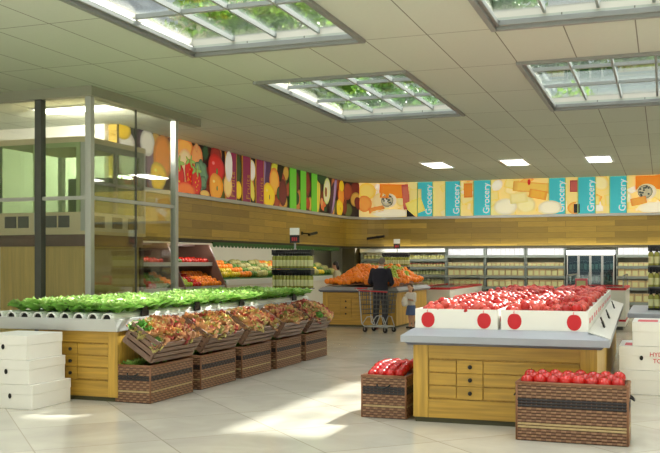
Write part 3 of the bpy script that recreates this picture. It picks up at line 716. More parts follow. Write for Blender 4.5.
for j in range(90):
    y = AY0+.115+j*.0965
    if y > AY0+7.42: break
    for i in range(19):
        x = AX0+.06+i*.0975+(.03 if j % 2 else 0)+rnd.uniform(-.012, .012)
        if x > CX[1]+CW/2-.06 or abs(x-(CX[0]+CX[1])/2) < .07 or x < AX0+.065: continue
        yy = y+rnd.uniform(-.015, .015)
        if ((yy-AY0-.05) % 1.07) < .05 or ((yy-AY0-.05) % 1.07) > 1.01: yy += .06 if ((yy-AY0-.05) % 1.07) < .05 else -.06
        z = HZ+rnd.uniform(-.03, .035)+.02*math.sin(i*1.3)*math.cos(j*.9)
        rot = (rnd.uniform(-.9, .9), rnd.uniform(-.9, .9), rnd.uniform(0, 6.28)); sc = rnd.uniform(.93, 1.1); mm = 0 if rnd.random() < .6 else 1
        if cnt < 300:
            o = link('apple', am[mm]); o.location = (x, yy, z); o.rotation_euler = rot; o.scale = (sc,)*3
            s = 'left' if x < (CX[0]+CX[1])/2 else 'right'
            tag(o, 'glossy red apple heaped in the front cartons, %s half of the big apple display' % s, 'apple', 'apples in the front cartons, %s half' % s); cnt += 1
        else: rest.append((x, yy, z, rot, sc*.05, mm))
f = MB()
for (x, y, z, r_, s, mm) in rest: f.ball((x, y, z), s, s, s*.92, 9, 6, mm)
o = f.build('apples', ['apple2', 'apple'], None, True, recalc=False)
tag(o, 'heap of red apples filling the rear cartons of the big apple display', 'apples', None, 'stuff')

# the whole island stands turned by a degree and a third
PIV = Matrix.Translation((-1.5, AY0, 0)) @ Matrix.Rotation(R(1.35), 4, 'Z') @ Matrix.Translation((1.5, -AY0, 0))
for o in set(bpy.data.objects)-BEFORE:
    if o.parent is None:
        mw = PIV @ Matrix.LocRotScale(o.location, o.rotation_euler, o.scale); o.location = mw.to_translation(); o.rotation_euler = mw.to_euler()
# ------------------------------------------------------------------ wicker baskets
def basket_meshes(w, d, h, su=.045, rv=.027):
    nv = int(h/rv)
    f = MB()
    def wall(p0, p1, nrm):
        Lw = (p1-p0).length; nst = max(4, int(round(Lw/su))); nu = nst*4
        def fn(u, v):
            a = u*nst*math.pi; row = v*nv
            r = int(min(row, nv-.001)); ph = (row-r)
            bul = math.sin(math.pi*ph)*.5+.5*abs(math.sin(math.pi*ph))
            dsp = .0045*math.cos(a)*(1 if r % 2 else -1)*bul + .012*math.sin(math.pi*ph)
            if u in (0, 1): dsp = 0
            p = p0+(p1-p0)*u; return Vector((p.x, p.y, 0))+nrm*dsp+Vector((0, 0, h*v))
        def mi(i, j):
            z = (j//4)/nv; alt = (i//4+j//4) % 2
            if j % 4 == 0: return 3  # dark faces between rows: crevice shade put into the colour
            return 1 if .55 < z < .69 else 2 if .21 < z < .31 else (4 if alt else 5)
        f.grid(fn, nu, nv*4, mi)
    c = [Vector((-w/2, 0, 0)), Vector((w/2, 0, 0)), Vector((w/2, d, 0)), Vector((-w/2, d, 0))]
    for i, n in enumerate((Vector((0,-1,0)), Vector((1,0,0)), Vector((0,1,0)), Vector((-1,0,0)))): wall(c[i], c[(i+1) % 4], n)
    body = f.mesh('woven_side', ['wicker', 'wicker_d', 'wicker_l', 'wicker_gap_shade', 'wicker_b', 'wicker_c'], True, recalc=True)
    f = MB(); a = .03
    f.box(-w/2+.004, w/2-.004, .004, d-.004, .005, .02)
    for q in ((-w/2+.012, -w/2+a, .012, d-.012), (w/2-a, w/2-.012, .012, d-.012), (-w/2+a, w/2-a, .012, a), (-w/2+a, w/2-a, d-a, d-.012)): f.box(*q, .02, h-.005)
    liner = f.mesh('basket_lining', 'wicker')
    f = MB(); z = h; r = .016; e = .002
    for q in (((-w/2+e, e, z), (w/2-e, e, z)), ((w/2-e, e, z), (w/2-e, d-e, z)), ((w/2-e, d-e, z), (-w/2+e, d-e, z)), ((-w/2+e, d-e, z), (-w/2+e, e, z))): f.tube(q, r, 8)
    for cc in c: f.ball((cc.x, cc.y, z), r*1.05, n=8, m=6); f.tube([(cc.x, cc.y, .005), (cc.x, cc.y, z)], .012, 7)
    for (pa, pb, nn) in ((c[0], c[1], Vector((0,-1,0))), (c[1], c[2], Vector((1,0,0))), (c[2], c[3], Vector((0,1,0))), (c[3], c[0], Vector((-1,0,0)))):
        ns_ = max(4, int(round((pb-pa).length/su)))
        for k in range(1, ns_): q = pa+(pb-pa)*k/ns_-nn*.001; f.tube([(q.x, q.y, .006), (q.x, q.y, h-.01)], .005, 4, 0)
    rim = f.mesh('rim', ['wicker_rim', 'wicker_l'], True)
    f = MB(); f.tube([(-.07, -.008, h*.8), (-.065, -.03, h*.78), (-.03, -.05, h*.74), (.03, -.05, h*.74), (.065, -.03, h*.78), (.07, -.008, h*.8)], .009, 7); hy = f.mesh('handle', 'black', True)
    return body, liner, rim, hy
def basket(label, loc, ms, ends, group=None):
    t = thing('wicker_basket', label, 'basket', loc, (0,0,0), group)
    for n, m_ in (('woven_side', ms[0]), ('lining', ms[1]), ('rim', ms[2])): link(n, m_, t)
    for (x, y, rz) in ends:
        o = link('handle', ms[3], t); o.location = (x, y, 0); o.rotation_euler = (0, 0, rz)
    return t
# wide basket of tomatoes in front of the apple island
BW, BD, BH = .98, .42, .53
basket('wide wicker basket of red tomatoes standing in front of the apple cabinet', (-.785, 8.53, 0), basket_meshes(BW, BD, BH), ((BW/2, BD/2, R(90)), (-BW/2, BD/2, R(-90))))
tm = apple_mesh('tomato', .06, 'tomato', 18, 12)
for r in range(3):
    for i in range(8):
        if r == 1 and i == 7: continue
        x = -.785-BW/2+.085+i*.1155+(0 if r != 1 else .05); y = 8.53+.085+r*.118
        o = link('tomato', tm); o.location = (x, y, BH+(.02, .036, .044)[r]+rnd.uniform(-.006, .008)); o.rotation_euler = (rnd.uniform(-.4, .4), rnd.uniform(-.4, .4), rnd.uniform(0, 6))
        rn = ('front', 'middle', 'back')[r]
        tag(o, '%s red tomato from the left in the %s row of the wide wicker basket' % (['first', 'second', 'third', 'fourth', 'fifth', 'sixth', 'seventh', 'eighth'][i], rn), 'tomato', 'tomatoes in the wide basket')
f = MB(); f.box(-BW/2+.035, BW/2-.035, .035, BD-.035, BH-.14, BH-.05); o = f.build('tray', 'wicker_d'); o.location = (-.785, 8.53, 0); tag(o, 'dark wicker tray under the tomatoes of the wide basket', 'tray')
# small basket beside the apple island
SBW, SBD, SBH = .48, .8, .44
basket('small wicker basket of red tomatoes left of the apple cabinet', (-2.77, 9.22, 0), basket_meshes(SBW, SBD, SBH), ((0, 0, 0),))
f = MB(); f.box(-SBW/2+.035, SBW/2-.035, .035, SBD-.035, SBH-.14, SBH-.045); o = f.build('tray', 'wicker_d'); o.location = (-2.77, 9.22, 0); tag(o, 'dark wicker tray under the tomatoes of the small basket', 'tray')
for r in range(7):
    for i in range(4):
        o = link('tomato', tm); o.location = (-2.77-SBW/2+.09+i*.1, 9.22+.09+r*.1, SBH+.02+(.018*min(r, 3))+rnd.uniform(-.005, .01)); o.scale = (.88,)*3
        o.rotation_euler = (rnd.uniform(-.4, .4), rnd.uniform(-.4, .4), rnd.uniform(0, 6))
        if r: lb = 'red tomato heaped behind the front row of the small wicker basket'
        else: lb = '%s red tomato from the left in the front row of the small wicker basket' % PLACE[i]
        tag(o, lb, 'tomato', 'tomatoes in the small basket')

# ------------------------------------------------------------------ lettuce bed
LX0, LX1, LY0, LY1 = -7.75, -6.0, 9.2, 15.35
cabinet('display_cabinet', 'oak drawer cabinet under the green lettuce bed, behind the white boxes', -7.15, LX1-.03, LY0, LY1, .83, stile=.13, knob_at=.42)
t = thing('growing_tray', 'long white tray of planting channels full of green lettuce', 'planting tray', ((LX0+LX1)/2, LY0, .8305)); w = (LX1-LX0)/2; d = LY1-LY0
f = MB(); f.prism(ring_loop(-w, w, -.06, d, 0), ring_loop(-w, w+.01, -.12, d, .15)); f.build('tray_body', 'tray_white', t, bevel=.008)
nch = 9; cp = 2*w/nch
for k in range(nch):
    x = -w+cp*(k+.5)
    f = MB(); r0, r1 = .068, .056; seg = 10
    for i in range(seg):
        a0, a1 = math.pi*i/seg, math.pi*(i+1)/seg
        f.prism([(x+r1*math.cos(a0), -.13, .151+r1*math.sin(a0)), (x+r0*math.cos(a0), -.13, .151+r0*math.sin(a0)), (x+r0*math.cos(a0), d, .151+r0*math.sin(a0)), (x+r1*math.cos(a0), d, .151+r1*math.sin(a0))],
                [(x+r1*math.cos(a1), -.13, .151+r1*math.sin(a1)), (x+r0*math.cos(a1), -.13, .151+r0*math.sin(a1)), (x+r0*math.cos(a1), d, .151+r0*math.sin(a1)), (x+r1*math.cos(a1), d, .151+r1*math.sin(a1))])
    c = f.build('channel', 'white_plastic', t)
    f = MB(); f.box(x-.054, x+.054, -.10, -.09, .152, .2); f.build('channel_opening', 'carton_cut', c)
def leaf(f, base, az, tilt, ln, wd, mi, ruf=.012, curl=.8):
    ca, sa = math.cos(az), math.sin(az)
    ph = rnd.uniform(0, 6)
    def fn(u, v):
        t_ = tilt+curl*v*.9
        # integrate a curved midrib
        rad = ln*(math.sin(t_)-math.sin(tilt))/max(.05, curl*.9) if curl else ln*v*math.cos(tilt)
        hgt = ln*(math.cos(tilt)-math.cos(t_))/max(.05, curl*.9)
        x = math.sin(tilt)*ln*v*.55+ln*.45*v*v; z = math.cos(tilt)*ln*v*(1-.35*v*curl)
        ww = wd*(.35+.65*math.sin(math.pi*min(1, v*.82+.1)))*(u-.5)
        cup = .9*abs(u-.5)**2*wd
        rz = ruf*math.sin(9*v+ph+u*5)*abs(u-.5)*2+ruf*.7*math.sin(14*u+ph)*v
        p = Vector((x-cup*.6, ww, z+cup*.5+rz)); return Vector((base[0]+p.x*ca-p.y*sa, base[1]+p.x*sa+p.y*ca, base[2]+p.z))
    f.grid(fn, 4, 4, mi)
def lettuce_mesh(name, mats, mis, n=15, r=.17, h=.19, ruf=.012):
    f = MB()
    for k in range(n):
        q = k/n; tilt = .15+1.0*(1-q); ln = (h*(1.05-.25*q)); az = k*2.4+rnd.uniform(-.3, .3)
        leaf(f, (.012*math.cos(az), .012*math.sin(az), .0), az, tilt, ln, r*rnd.uniform(.85, 1.15)*(1-.3*q), mis(q), ruf)
    return f.mesh(name, mats, True, recalc=False)
lm = [lettuce_mesh('green_lettuce', ['lettuce3', 'lettuce', 'lettuce2'], lambda q: 0 if q < .25 else (1 if q < .7 else 2)) for _ in range(4)]
NR = 22
for k in range(8):
    for j in range(NR):
        x = LX1-cp*(k+.5)+rnd.uniform(-.02, .02); y = LY0+.07+j*(d-.2)/(NR-1)+rnd.uniform(-.03, .03)
        o = link('green_lettuce', lm[rnd.randrange(4)]); o.location = (x, y, .8305+.219); s = rnd.uniform(1.0, 1.22); o.scale = (s, s, s*rnd.uniform(.9, 1.08)); o.rotation_euler = (rnd.uniform(-.12, .12), rnd.uniform(-.12, .12), rnd.uniform(0, 6.28))
        if j == 0: lb, g = 'green lettuce head in the front row of the long white tray', 'front row of green lettuces'
        elif k == 0: lb, g = 'green lettuce head along the aisle edge of the long white tray, above the wicker baskets', 'aisle edge of green lettuces'
        else: lb, g = 'green lettuce head in the middle of the long white tray', 'green lettuces in the middle of the tray'
        tag(o, lb, 'lettuce', g)

# baskets and tipped crates along the lettuce bed
PB = basket_meshes(.46, 1.0, .43)
def crate_parts():
    w, d, h = .45, .98, .285; out = []
    f = MB(); f.box(-w/2, w/2, 0, d, 0, .012); out.append(('bottom_board', f.mesh('bottom_board', 'crate')))
    for s in (-1, 1):
        f = MB()
        for k in range(4): z = .014+k*.07; f.box(s*w/2-.009, s*w/2+.009, 0, d, z, z+.053)
        for yy in (.02, d/2, d-.05): f.box(s*(w/2-.02)-.01, s*(w/2-.02)+.01, yy, yy+.04, .012, h)
        out.append(('side_slats', f.mesh('side_slats', 'crate')))
    for yy in (0, d):
        f = MB()
        for k in range(4): z = .014+k*.07; f.box(-w/2+.01, w/2-.01, yy-.009, yy+.009, z, z+.053)
        for xx in (-w/2+.012, w/2-.04): f.box(xx, xx+.03, yy-.012, yy+.012, .012, h)
        out.append(('end_slats', f.mesh('end_slats', 'crate_x')))
    return out
CP = crate_parts()
rl = [lettuce_mesh('red_lettuce', ['lred', 'lpink', 'lyel', 'lgrn'], (lambda q, w_=w_: rnd.choices((0, 1, 2, 3), w_)[0]), 15, .15, .135, .02) for w_ in ((1,8,2,0), (1,3,8,1), (7,4,1,0), (0,1,2,7))]
by = [9.27, 10.5, 11.72, 12.94, 14.16]
ORD = ['nearest', 'second', 'middle', 'fourth', 'farthest']
TILT = R(33)
for i, y in enumerate(by):
    basket('%s wicker basket in the row along the lettuce bed, under a tipped crate' % ORD[i], (-5.83, y-.05, 0), PB, ((0, 0, 0),))
    t = thing('slatted_crate', '%s tipped wooden crate of red frilly lettuce, leaning on the lettuce bed' % ORD[i], 'crate', (0, 0, 0))
    Mx = Matrix.Translation((-5.615, y-.04, .475)) @ Matrix.Rotation(TILT, 4, 'Y') @ Matrix.Translation((-.215, 0, 0))
    t.matrix_world = Mx; t.location = Mx.to_translation(); t.rotation_euler = Mx.to_euler()
    for n, me in CP: link(n, me, t)
    for a in range(4):
        for b in range(7):
            lx = -.165+a*.11+rnd.uniform(-.015, .015); ly = .085+b*.135+rnd.uniform(-.02, .02)
            mound = .05*math.sin(math.pi*(a+.5)/4)*math.sin(math.pi*(b+.5)/7)
            pos = Mx @ Vector((lx, ly, 0.195+mound+rnd.uniform(-.01, .015)))
            o = link('red_lettuce', rl[rnd.choices((0,1,2,3), (3,4,3,2 if i == 0 else .4))[0]]); o.location = pos; o.rotation_euler = (rnd.uniform(-.3, .3), TILT*.8+rnd.uniform(-.3, .3), rnd.uniform(0, 6.28)); o.scale = (rnd.uniform(.9, 1.15),)*3
            tag(o, 'frilly red and green lettuce head heaped in the %s tipped crate' % ORD[i], 'lettuce', 'red lettuces in the %s tipped crate' % ORD[i])
    for b in range(5):
        o = link('green_lettuce', lm[b % 4]); o.location = (-5.93, y+.07+b*.19, .385); o.scale = (.7, .7, .8); o.rotation_euler = (0, 0, rnd.uniform(0, 6))
        tag(o, 'green leaves in the %s wicker basket, peeping out beneath its crate' % ORD[i], 'lettuce', 'green leaves in the %s basket' % ORD[i])
for i, (y, lb) in enumerate(((9.75, 'nearest'), (11.1, 'second'), (12.5, 'third'), (14.6, 'farthest'))):
    price_clip((LX1+.0, y, .985), (0, 0, 0), '%s black price clip on the aisle edge of the lettuce tray' % lb)

# ------------------------------------------------------------------ white cartons
def closed_box(name, label, x0, x1, y0, y1, z0, z1, hole=True, rot=0, hx=0):
    w, d, h = x1-x0, y1-y0, z1-z0
    t = thing(name, label, 'box', ((x0+x1)/2, y0, z0), (0, 0, rot))
    f = MB(); f.box(-w/2, w/2, 0, d, .001, h*.6); f.build('box_base', 'carton', t, bevel=.004)
    f = MB(); f.box(-w/2-.004, w/2+.004, -.004, d+.004, h*.6, h-.001); f.build('box_lid', 'carton', t, bevel=.004)
    if hole:
        f = MB(); f.lathe([(0, 0), (.027, 0), (.027, .003), (0, .003)], 20, 0, Matrix.Translation((hx, -.004, h*.52)) @ Matrix.Rotation(R(90), 4, 'X') @ Matrix.Diagonal((.8, 1.1, 1, 1))); f.build('hand_hole', 'carton_cut', t)
    return t
closed_box('storage_box', 'bottom white box of the stack before the lettuce bed', -7.2, -6.60, 8.38, 9.08, 0, .275)
closed_box('storage_box', 'middle white box of the stack before the lettuce bed', -7.25, -6.64, 8.37, 9.04, .275, .55, rot=R(1.2))
closed_box('storage_box', 'top white box of the stack before the lettuce bed', -7.31, -6.68, 8.38, 9.03, .55, .825, rot=R(.5))
def printed_box(label, x0, x1, y0, z0, words):
    t = closed_box('tomato_box', label, x0, x1, y0, y0+.92, z0, z0+.299, hole=words, hx=-.22)
    w = x1-x0
    f = MB(); f.box(-w/2+.06, -w/2+.3, .1, .5, .2995, .301); f.build('lid_print', 'pink_print', t)
    if words:
        text('lettering', 'HYDROPONIC', .075, 'red_print', t, (-.125, -.006, .2), (R(90), 0, 0), 'LEFT'); text('lettering', 'TOMATOES', .075, 'red_print', t, (-.085, -.006, .12), (R(90), 0, 0), 'LEFT')
    return t
printed_box('bottom white tomato box of the stack right of the apple display', -.515, .43, 11.95, 0, False)
printed_box('middle white tomato box with red lettering and black hand hole', -.515, .45, 11.97, .3, True)
printed_box('top white tomato box of the stack right of the apple display', -.36, .5, 12.0, .6, False)

# ------------------------------------------------------------------ orange island
OX0, OX1, OY0, OY1 = -8.23, -6.27, 21.95, 25.1
cabinet('display_cabinet', 'oak drawer cabinet under the heap of oranges, behind the man', OX0, OX1, OY0, OY1, .88)
t = thing('counter_top', 'grey counter holding the heap of oranges', 'counter', ((OX0+OX1)/2, OY0, .88)); w = (OX1-OX0)/2; d = OY1-OY0
f = MB(); f.prism(ring_loop(-w-.05, w+.05, -.05, d+.05, 0), ring_loop(-w-.1, w+.1, -.1, d+.1, .05)); f.build('lower_edge', 'counter_dark', t)
f = MB(); f.prism(ring_loop(-w-.1, w+.1, -.1, d+.1, .0502), ring_loop(-w, w, 0, d, .13)); f.build('tray_lip', 'counter', t)
def fruit_mesh(name, r, m, n=12, k=8, sz=.95):
    f = MB(); f.ball((0, 0, 0), r, r, r*sz, n, k); f.tube([(0, 0, r*sz*.93), (0, 0, r*sz*1.03)], r*.12, 5, 1); return f.mesh(name, [m, 'stem'], True)
fm = {'orange': fruit_mesh('orange', .07, 'orange'), 'lime': fruit_mesh('lime', .064, 'lime', sz=1.1), 'lemon': fruit_mesh('lemon', .05, 'lemon', sz=1.25), 'red_pepper': fruit_mesh('red_pepper', .055, 'redveg', sz=1.1),
      'green_vegetable': fruit_mesh('green_vegetable', .06, 'greenveg', sz=.9), 'melon': fruit_mesh('melon', .09, 'paleveg', sz=.9)}
# boxes' mound: stepped layers climbing to the middle
def mound(x, y):
    u = (x-(OX0+OX1)/2)/w; v = (y-OY0)/d
    return .38*min(1, max(0, 1-abs(u))*2.1)**.8*min(1, .12+v*2.0)*(1 if v < .7 else max(.3, 1-(v-.7)*2))*(1+.12*math.sin(7*u+2)*math.cos(6*v))
f = MB(); f.grid(lambda u, v: Vector((OX0+.05+u*(2*w-.1), OY0+.05+v*(d-.1), 1.015+mound(OX0+.05+u*(2*w-.1), OY0+.05+v*(d-.1)))), 16, 20)
o = f.build('fruit_riser', 'wicker'); o.modifiers.new('solid', 'SOLIDIFY').thickness = .01; tag(o, 'stepped riser hidden under the heap of oranges', 'riser')
for j in range(24):
    for i in range(16):
        x = OX0+.09+i*.119+(.05 if j % 2 else 0); y = OY0+.09+j*.125
        if x > OX1-.08: continue
        u = (x-(OX0+OX1)/2)/w
        kind = 'lime' if .22 < u+.12*math.sin(j*.8) < .72 and j < 20 and not (j < 2 and u > .5) else 'orange'
        if kind == 'lime' and rnd.random() < .12: kind = 'orange'
        pile = .05 if kind == 'orange' and (i//3+j//4) % 2 == 0 else 0
        o = link(kind, fm[kind]); o.location = (x+rnd.uniform(-.01,.01), y+rnd.uniform(-.01,.01), 1.015+.055+mound(x, y)+pile*rnd.uniform(.7,1.3)); o.rotation_euler = (rnd.uniform(-.6,.6), rnd.uniform(-.6,.6), rnd.uniform(0,6)); s = rnd.uniform(.98, 1.12); o.scale = (s,)*3
        side = 'left of the man' if u < .1 else 'right of the man'
        if kind == 'orange': tag(o, 'orange in the big heap on the oak island, %s' % side, 'orange', 'oranges on the island, %s' % side)
        else: tag(o, 'green lime in the patch among the heaped oranges', 'lime', 'limes on the orange island')

# ------------------------------------------------------------------ people
def capsule(f, a, ra, b, rb, n=14, fl=1.0):
    a, b = Vector(a), Vector(b); dr = (b-a).normalized(); pts, rr = [], []
    for k in range(5):
        an = math.pi/2*(k/4); pts.append(a-dr*ra*math.cos(an)*.98); rr.append(max(.001, ra*math.sin(an)))
    for k in range(5):
        an = math.pi/2*(1-k/4); pts.append(b+dr*rb*math.cos(an)*.98); rr.append(max(.001, rb*math.sin(an)))
    f.tube(pts, rr, n)
def stack(f, rings, n=20):
    """rings (x, y, z, rx, ry)"""
    R_ = [[f.bm.verts.new((x+rx*math.cos(2*math.pi*k/n), y+ry*math.sin(2*math.pi*k/n), z)) for k in range(n)] for x, y, z, rx, ry in rings]
    for i in range(len(R_)-1):
        for k in range(n): f._f([R_[i][k], R_[i][(k+1) % n], R_[i+1][(k+1) % n], R_[i+1][k]], 0)
    f._f(R_[0][::-1], 0); f._f(R_[-1], 0)
def melt(f, name, m, voxel, parent=None, smooth=4):
    bmesh.ops.recalc_face_normals(f.bm, faces=f.bm.faces[:])
    me = bpy.data.meshes.new(name); f.bm.to_mesh(me); f.bm.free()
    o = bpy.data.objects.new('tmp', me); col.objects.link(o)
    r = o.modifiers.new('r', 'REMESH'); r.mode = 'VOXEL'; r.voxel_size = voxel
    s = o.modifiers.new('s', 'SMOOTH'); s.factor = .5; s.iterations = smooth
    dg = bpy.context.evaluated_depsgraph_get(); new = bpy.data.meshes.new_from_object(o.evaluated_get(dg)); bpy.data.objects.remove(o)
    new.name = name; new.materials.clear(); new.materials.append(M[m])
    for p in new.polygons: p.use_smooth = True
    return link(name, new, parent)
def hand(f, wr, dirn, side, S=1.0):
    """palm, four fingers of different length curled down, thumb off the side of the palm"""
    d_ = Vector(dirn).normalized(); sd = Vector(side).normalized(); dn = sd.cross(d_).normalized()
    w_ = Vector(wr); p1 = w_+d_*.085*S
    for q in (-.024, -.008, .008, .024): capsule(f, w_+sd*q*.7*S, .014*S, p1+sd*q*S, .011*S, 8)
    for q, ln in ((-.027, .058), (-.009, .074), (.009, .08), (.027, .07)):
        a = p1+sd*q*S; b = a+(d_*.7+dn*.5)*ln*.55*S; c = b+(d_*.1+dn*.95)*ln*.5*S
        capsule(f, a, .0095*S, b, .0088*S, 7); capsule(f, b, .0088*S, c, .0078*S, 7)
    a = w_+d_*.025*S+sd*.026*S; b = a+(sd*.75+d_*.6+dn*.2)*.042*S; c = b+(d_*.8+dn*.5)*.034*S
    capsule(f, a, .013*S, b, .011*S, 7); capsule(f, b, .011*S, c, .009*S, 7)
def head(f, c, rot, S=1.0):
    T = Matrix.Translation(c) @ rot
    f.ball((0, 0, .02*S), .077*S, .096*S, .105*S, 18, 12, 0, T); f.ball((0, .03*S, -.05*S), .055*S, .06*S, .062*S, 14, 10, 0, T)
    f.ball((0, .098*S, -.012*S), .014*S, .02*S, .024*S, 8, 6, 0, T); f.ball((0, .083*S, -.052*S), .026*S, .012*S, .01*S, 8, 6, 0, T)
    for s in (-1, 1):
        f.ball((s*.078*S, -.002*S, -.004*S), .012*S, .022*S, .032*S, 8, 6, 0, T); f.ball((s*.034*S, .083*S, .028*S), .02*S, .012*S, .008*S, 8, 6, 0, T)
def face_parts(c, rot, root, S=1.0):
    T = Matrix.Translation(c) @ rot
    for s in (-1, 1):
        f = MB(); f.ball((s*.031*S, .086*S, .008*S), .011*S, .008*S, .009*S, 8, 6, 0, T); e = f.build('eye', 'shirt', root, True)
        f = MB(); f.ball((s*.031*S, .0935*S, .008*S), .005*S, .002*S, .005*S, 8, 6, 0, T); f.build('iris', 'hair_dark', e, True)
    f = MB(); f.ball((0, .094*S, -.053*S), .02*S, .004*S, .006*S, 8, 6, 0, T); f.build('lips', 'pink_print', root, True)
# the man, back to us, head bent over the fruit, hands on the counter edge
man = thing('person', 'man in a dark navy suit seen from behind, standing at the heap of oranges', 'person', (-6.52, 21.42, 0), (0, 0, R(4)))
hr = Matrix.Rotation(R(-28), 4, 'X'); hc = Vector((.01, .12, 1.635))
hips = [(-.1, 0, .93), (.1, 0, .93)]
kn = [(-.11, .03, .5), (.11, .02, .5)]; an = [(-.12, -.02, .09), (.12, -.02, .09)]
sh = [(-.19, .03, 1.43), (.19, .03, 1.43)]; el = [(-.27, .06, 1.15), (.27, .07, 1.15)]; wr = [(-.2, .3, 1.08), (.2, .3, 1.08)]
torso = [(0, 0, .88, .15, .1), (0, 0, .97, .168, .115), (0, .0, 1.08, .15, .1), (0, .01, 1.25, .175, .115), (0, .03, 1.38, .185, .11), (0, .04, 1.45, .15, .085), (0, .05, 1.49, .07, .06)]
f = MB(); stack(f, torso)
for i in (0, 1):
    capsule(f, hips[i], .085, kn[i], .06); capsule(f, kn[i], .056, an[i], .04); capsule(f, an[i], .042, (an[i][0], an[i][1]+.16, .04), .032)
    capsule(f, sh[i], .055, el[i], .045); capsule(f, el[i], .042, wr[i], .03); hand(f, wr[i], (0, 1, -.15), (-1 if i else 1, 0, 0))
capsule(f, (0, .04, 1.45), .058, (0, .1, 1.58), .054); head(f, hc, hr)
melt(f, 'body', 'skin', .0085, man, 3)
face_parts(hc, hr, man)
f = MB(); stack(f, [(0, 0, .78, .2, .15), (0, 0, .9, .195, .145), (0, 0, 1.0, .19, .14), (0, 0, 1.1, .18, .13), (0, .01, 1.26, .205, .145), (0, .03, 1.38, .215, .14), (0, .04, 1.45, .18, .11), (0, .05, 1.5, .09, .08)])
for i in (0, 1): capsule(f, sh[i], .078, el[i], .066); e = Vector(el[i]); q = Vector(wr[i]); capsule(f, e, .064, e+(q-e)*.86, .05)
melt(f, 'suit_jacket', 'suit', .014, man, 6)
f = MB(); stack(f, [(0, 0, .74, .17, .115), (0, 0, .86, .185, .13), (0, 0, .99, .17, .12)])
for i in (0, 1): capsule(f, hips[i], .105, kn[i], .084); capsule(f, kn[i], .083, (an[i][0], an[i][1], .12), .07)
melt(f, 'trousers', 'trouser', .014, man, 5)
f = MB(); f.lathe([(.064, 0), (.067, .02), (.062, .045), (.056, .045), (.056, 0)], 18, 0, Matrix.Translation((0, .052, 1.485)) @ Matrix.Rotation(R(-20), 4, 'X')); f.build('shirt_collar', 'shirt', man, True)
f = MB(); T = Matrix.Translation(hc) @ hr
f.ball((0, -.012, .038), .082, .096, .1, 18, 12, 0, T); f.ball((0, -.05, -.01), .07, .055, .07, 14, 10, 0, T); melt(f, 'hair', 'hair_grey', .01, man, 3)
for i in (0, 1):
    f = MB(); capsule(f, (an[i][0], an[i][1]-.03, .05), .048, (an[i][0], an[i][1]+.18, .042), .04); stack(f, [(an[i][0], an[i][1]+.07, .0, .045, .13), (an[i][0], an[i][1]+.07, .02, .045, .13)]); melt(f, 'shoe', 'shoe', .012, man, 2)
# the girl, half turned, hugging a white bag
girl = thing('person', 'small girl in a white blouse and blue skirt hugging a white bag', 'person', (-5.84, 21.8, 0), (0, 0, R(150)))
hr = Matrix.Rotation(R(-14), 4, 'X') @ Matrix.Rotation(R(18), 4, 'Z'); hc = Vector((0, .03, 1.01)); S = .86
hips = [(-.06, 0, .55), (.06, 0, .55)]; kn = [(-.065, .015, .3), (.065, -.01, .3)]; an = [(-.07, 0, .06), (.07, -.03, .06)]
sh = [(-.115, 0, .86), (.115, 0, .86)]; el = [(-.17, .05, .7), (.17, .05, .7)]; wr = [(-.06, .17, .73), (.06, .18, .68)]
f = MB(); stack(f, [(0, 0, .52, .1, .075), (0, 0, .58, .105, .08), (0, 0, .66, .09, .068), (0, 0, .78, .105, .075), (0, 0, .85, .105, .065), (0, 0, .89, .06, .045)])
for i in (0, 1):
    capsule(f, hips[i], .058, kn[i], .04); capsule(f, kn[i], .038, an[i], .027); capsule(f, an[i], .028, (an[i][0], an[i][1]+.1, .028), .022)
    capsule(f, sh[i], .034, el[i], .028); capsule(f, el[i], .027, wr[i], .02); hand(f, wr[i], (.7 if i == 0 else -.7, .5, 0), (0, 0, 1), .62)
capsule(f, (0, 0, .87), .036, (0, .02, .95), .034); head(f, hc, hr, S); melt(f, 'body', 'skin', .006, girl, 3); face_parts(hc, hr, girl, S)
f = MB(); stack(f, [(0, 0, .55, .118, .092), (0, 0, .6, .112, .088), (0, 0, .68, .108, .085), (0, 0, .8, .122, .09), (0, 0, .86, .115, .078), (0, 0, .9, .06, .05)])
for i in (0, 1): capsule(f, sh[i], .05, el[i], .042)
melt(f, 'blouse', 'shirt', .01, girl, 5)
f = MB(); stack(f, [(0, 0, .34, .155, .13), (0, 0, .36, .155, .13), (0, 0, .5, .13, .105), (0, 0, .59, .115, .09)]); melt(f, 'skirt', 'skirt', .01, girl, 4)
f = MB(); T = Matrix.Translation(hc) @ hr; f.ball((0, -.014*S, .036*S), .084*S, .096*S, .1*S, 16, 12, 0, T); f.ball((0, -.06*S, -.05*S), .066*S, .05*S, .11*S, 14, 10, 0, T); melt(f, 'hair', 'hair_brown', .009, girl, 3)
for i in (0, 1):
    f = MB(); capsule(f, (an[i][0], an[i][1]-.015, .036), .034, (an[i][0], an[i][1]+.11, .03), .028); melt(f, 'shoe', 'shoe', .008, girl, 2)
Rg = Matrix.Rotation(R(150), 4, 'Z')
bg = Vector((-5.84, 21.8, 0)) + (Rg @ Vector((0, .2, .56)))
t = thing('shopping_bag', 'rounded white bag held to the chest of the small girl', 'bag', bg, (0, 0, R(150)))
f = MB(); stack(f, [(0, .02, 0, .05, .04), (0, .02, .03, .09, .06), (0, .02, .12, .1, .07), (0, .02, .2, .08, .05), (0, .02, .24, .045, .03)]); melt(f, 'bag_body', 'shirt', .008, t, 5)
f = MB(); f.tube([(-.03, .02, .23), (-.03, .02, .28), (0, .02, .3), (.03, .02, .28), (.03, .02, .23)], .006, 6); f.build('bag_handle', 'shirt', t, True)
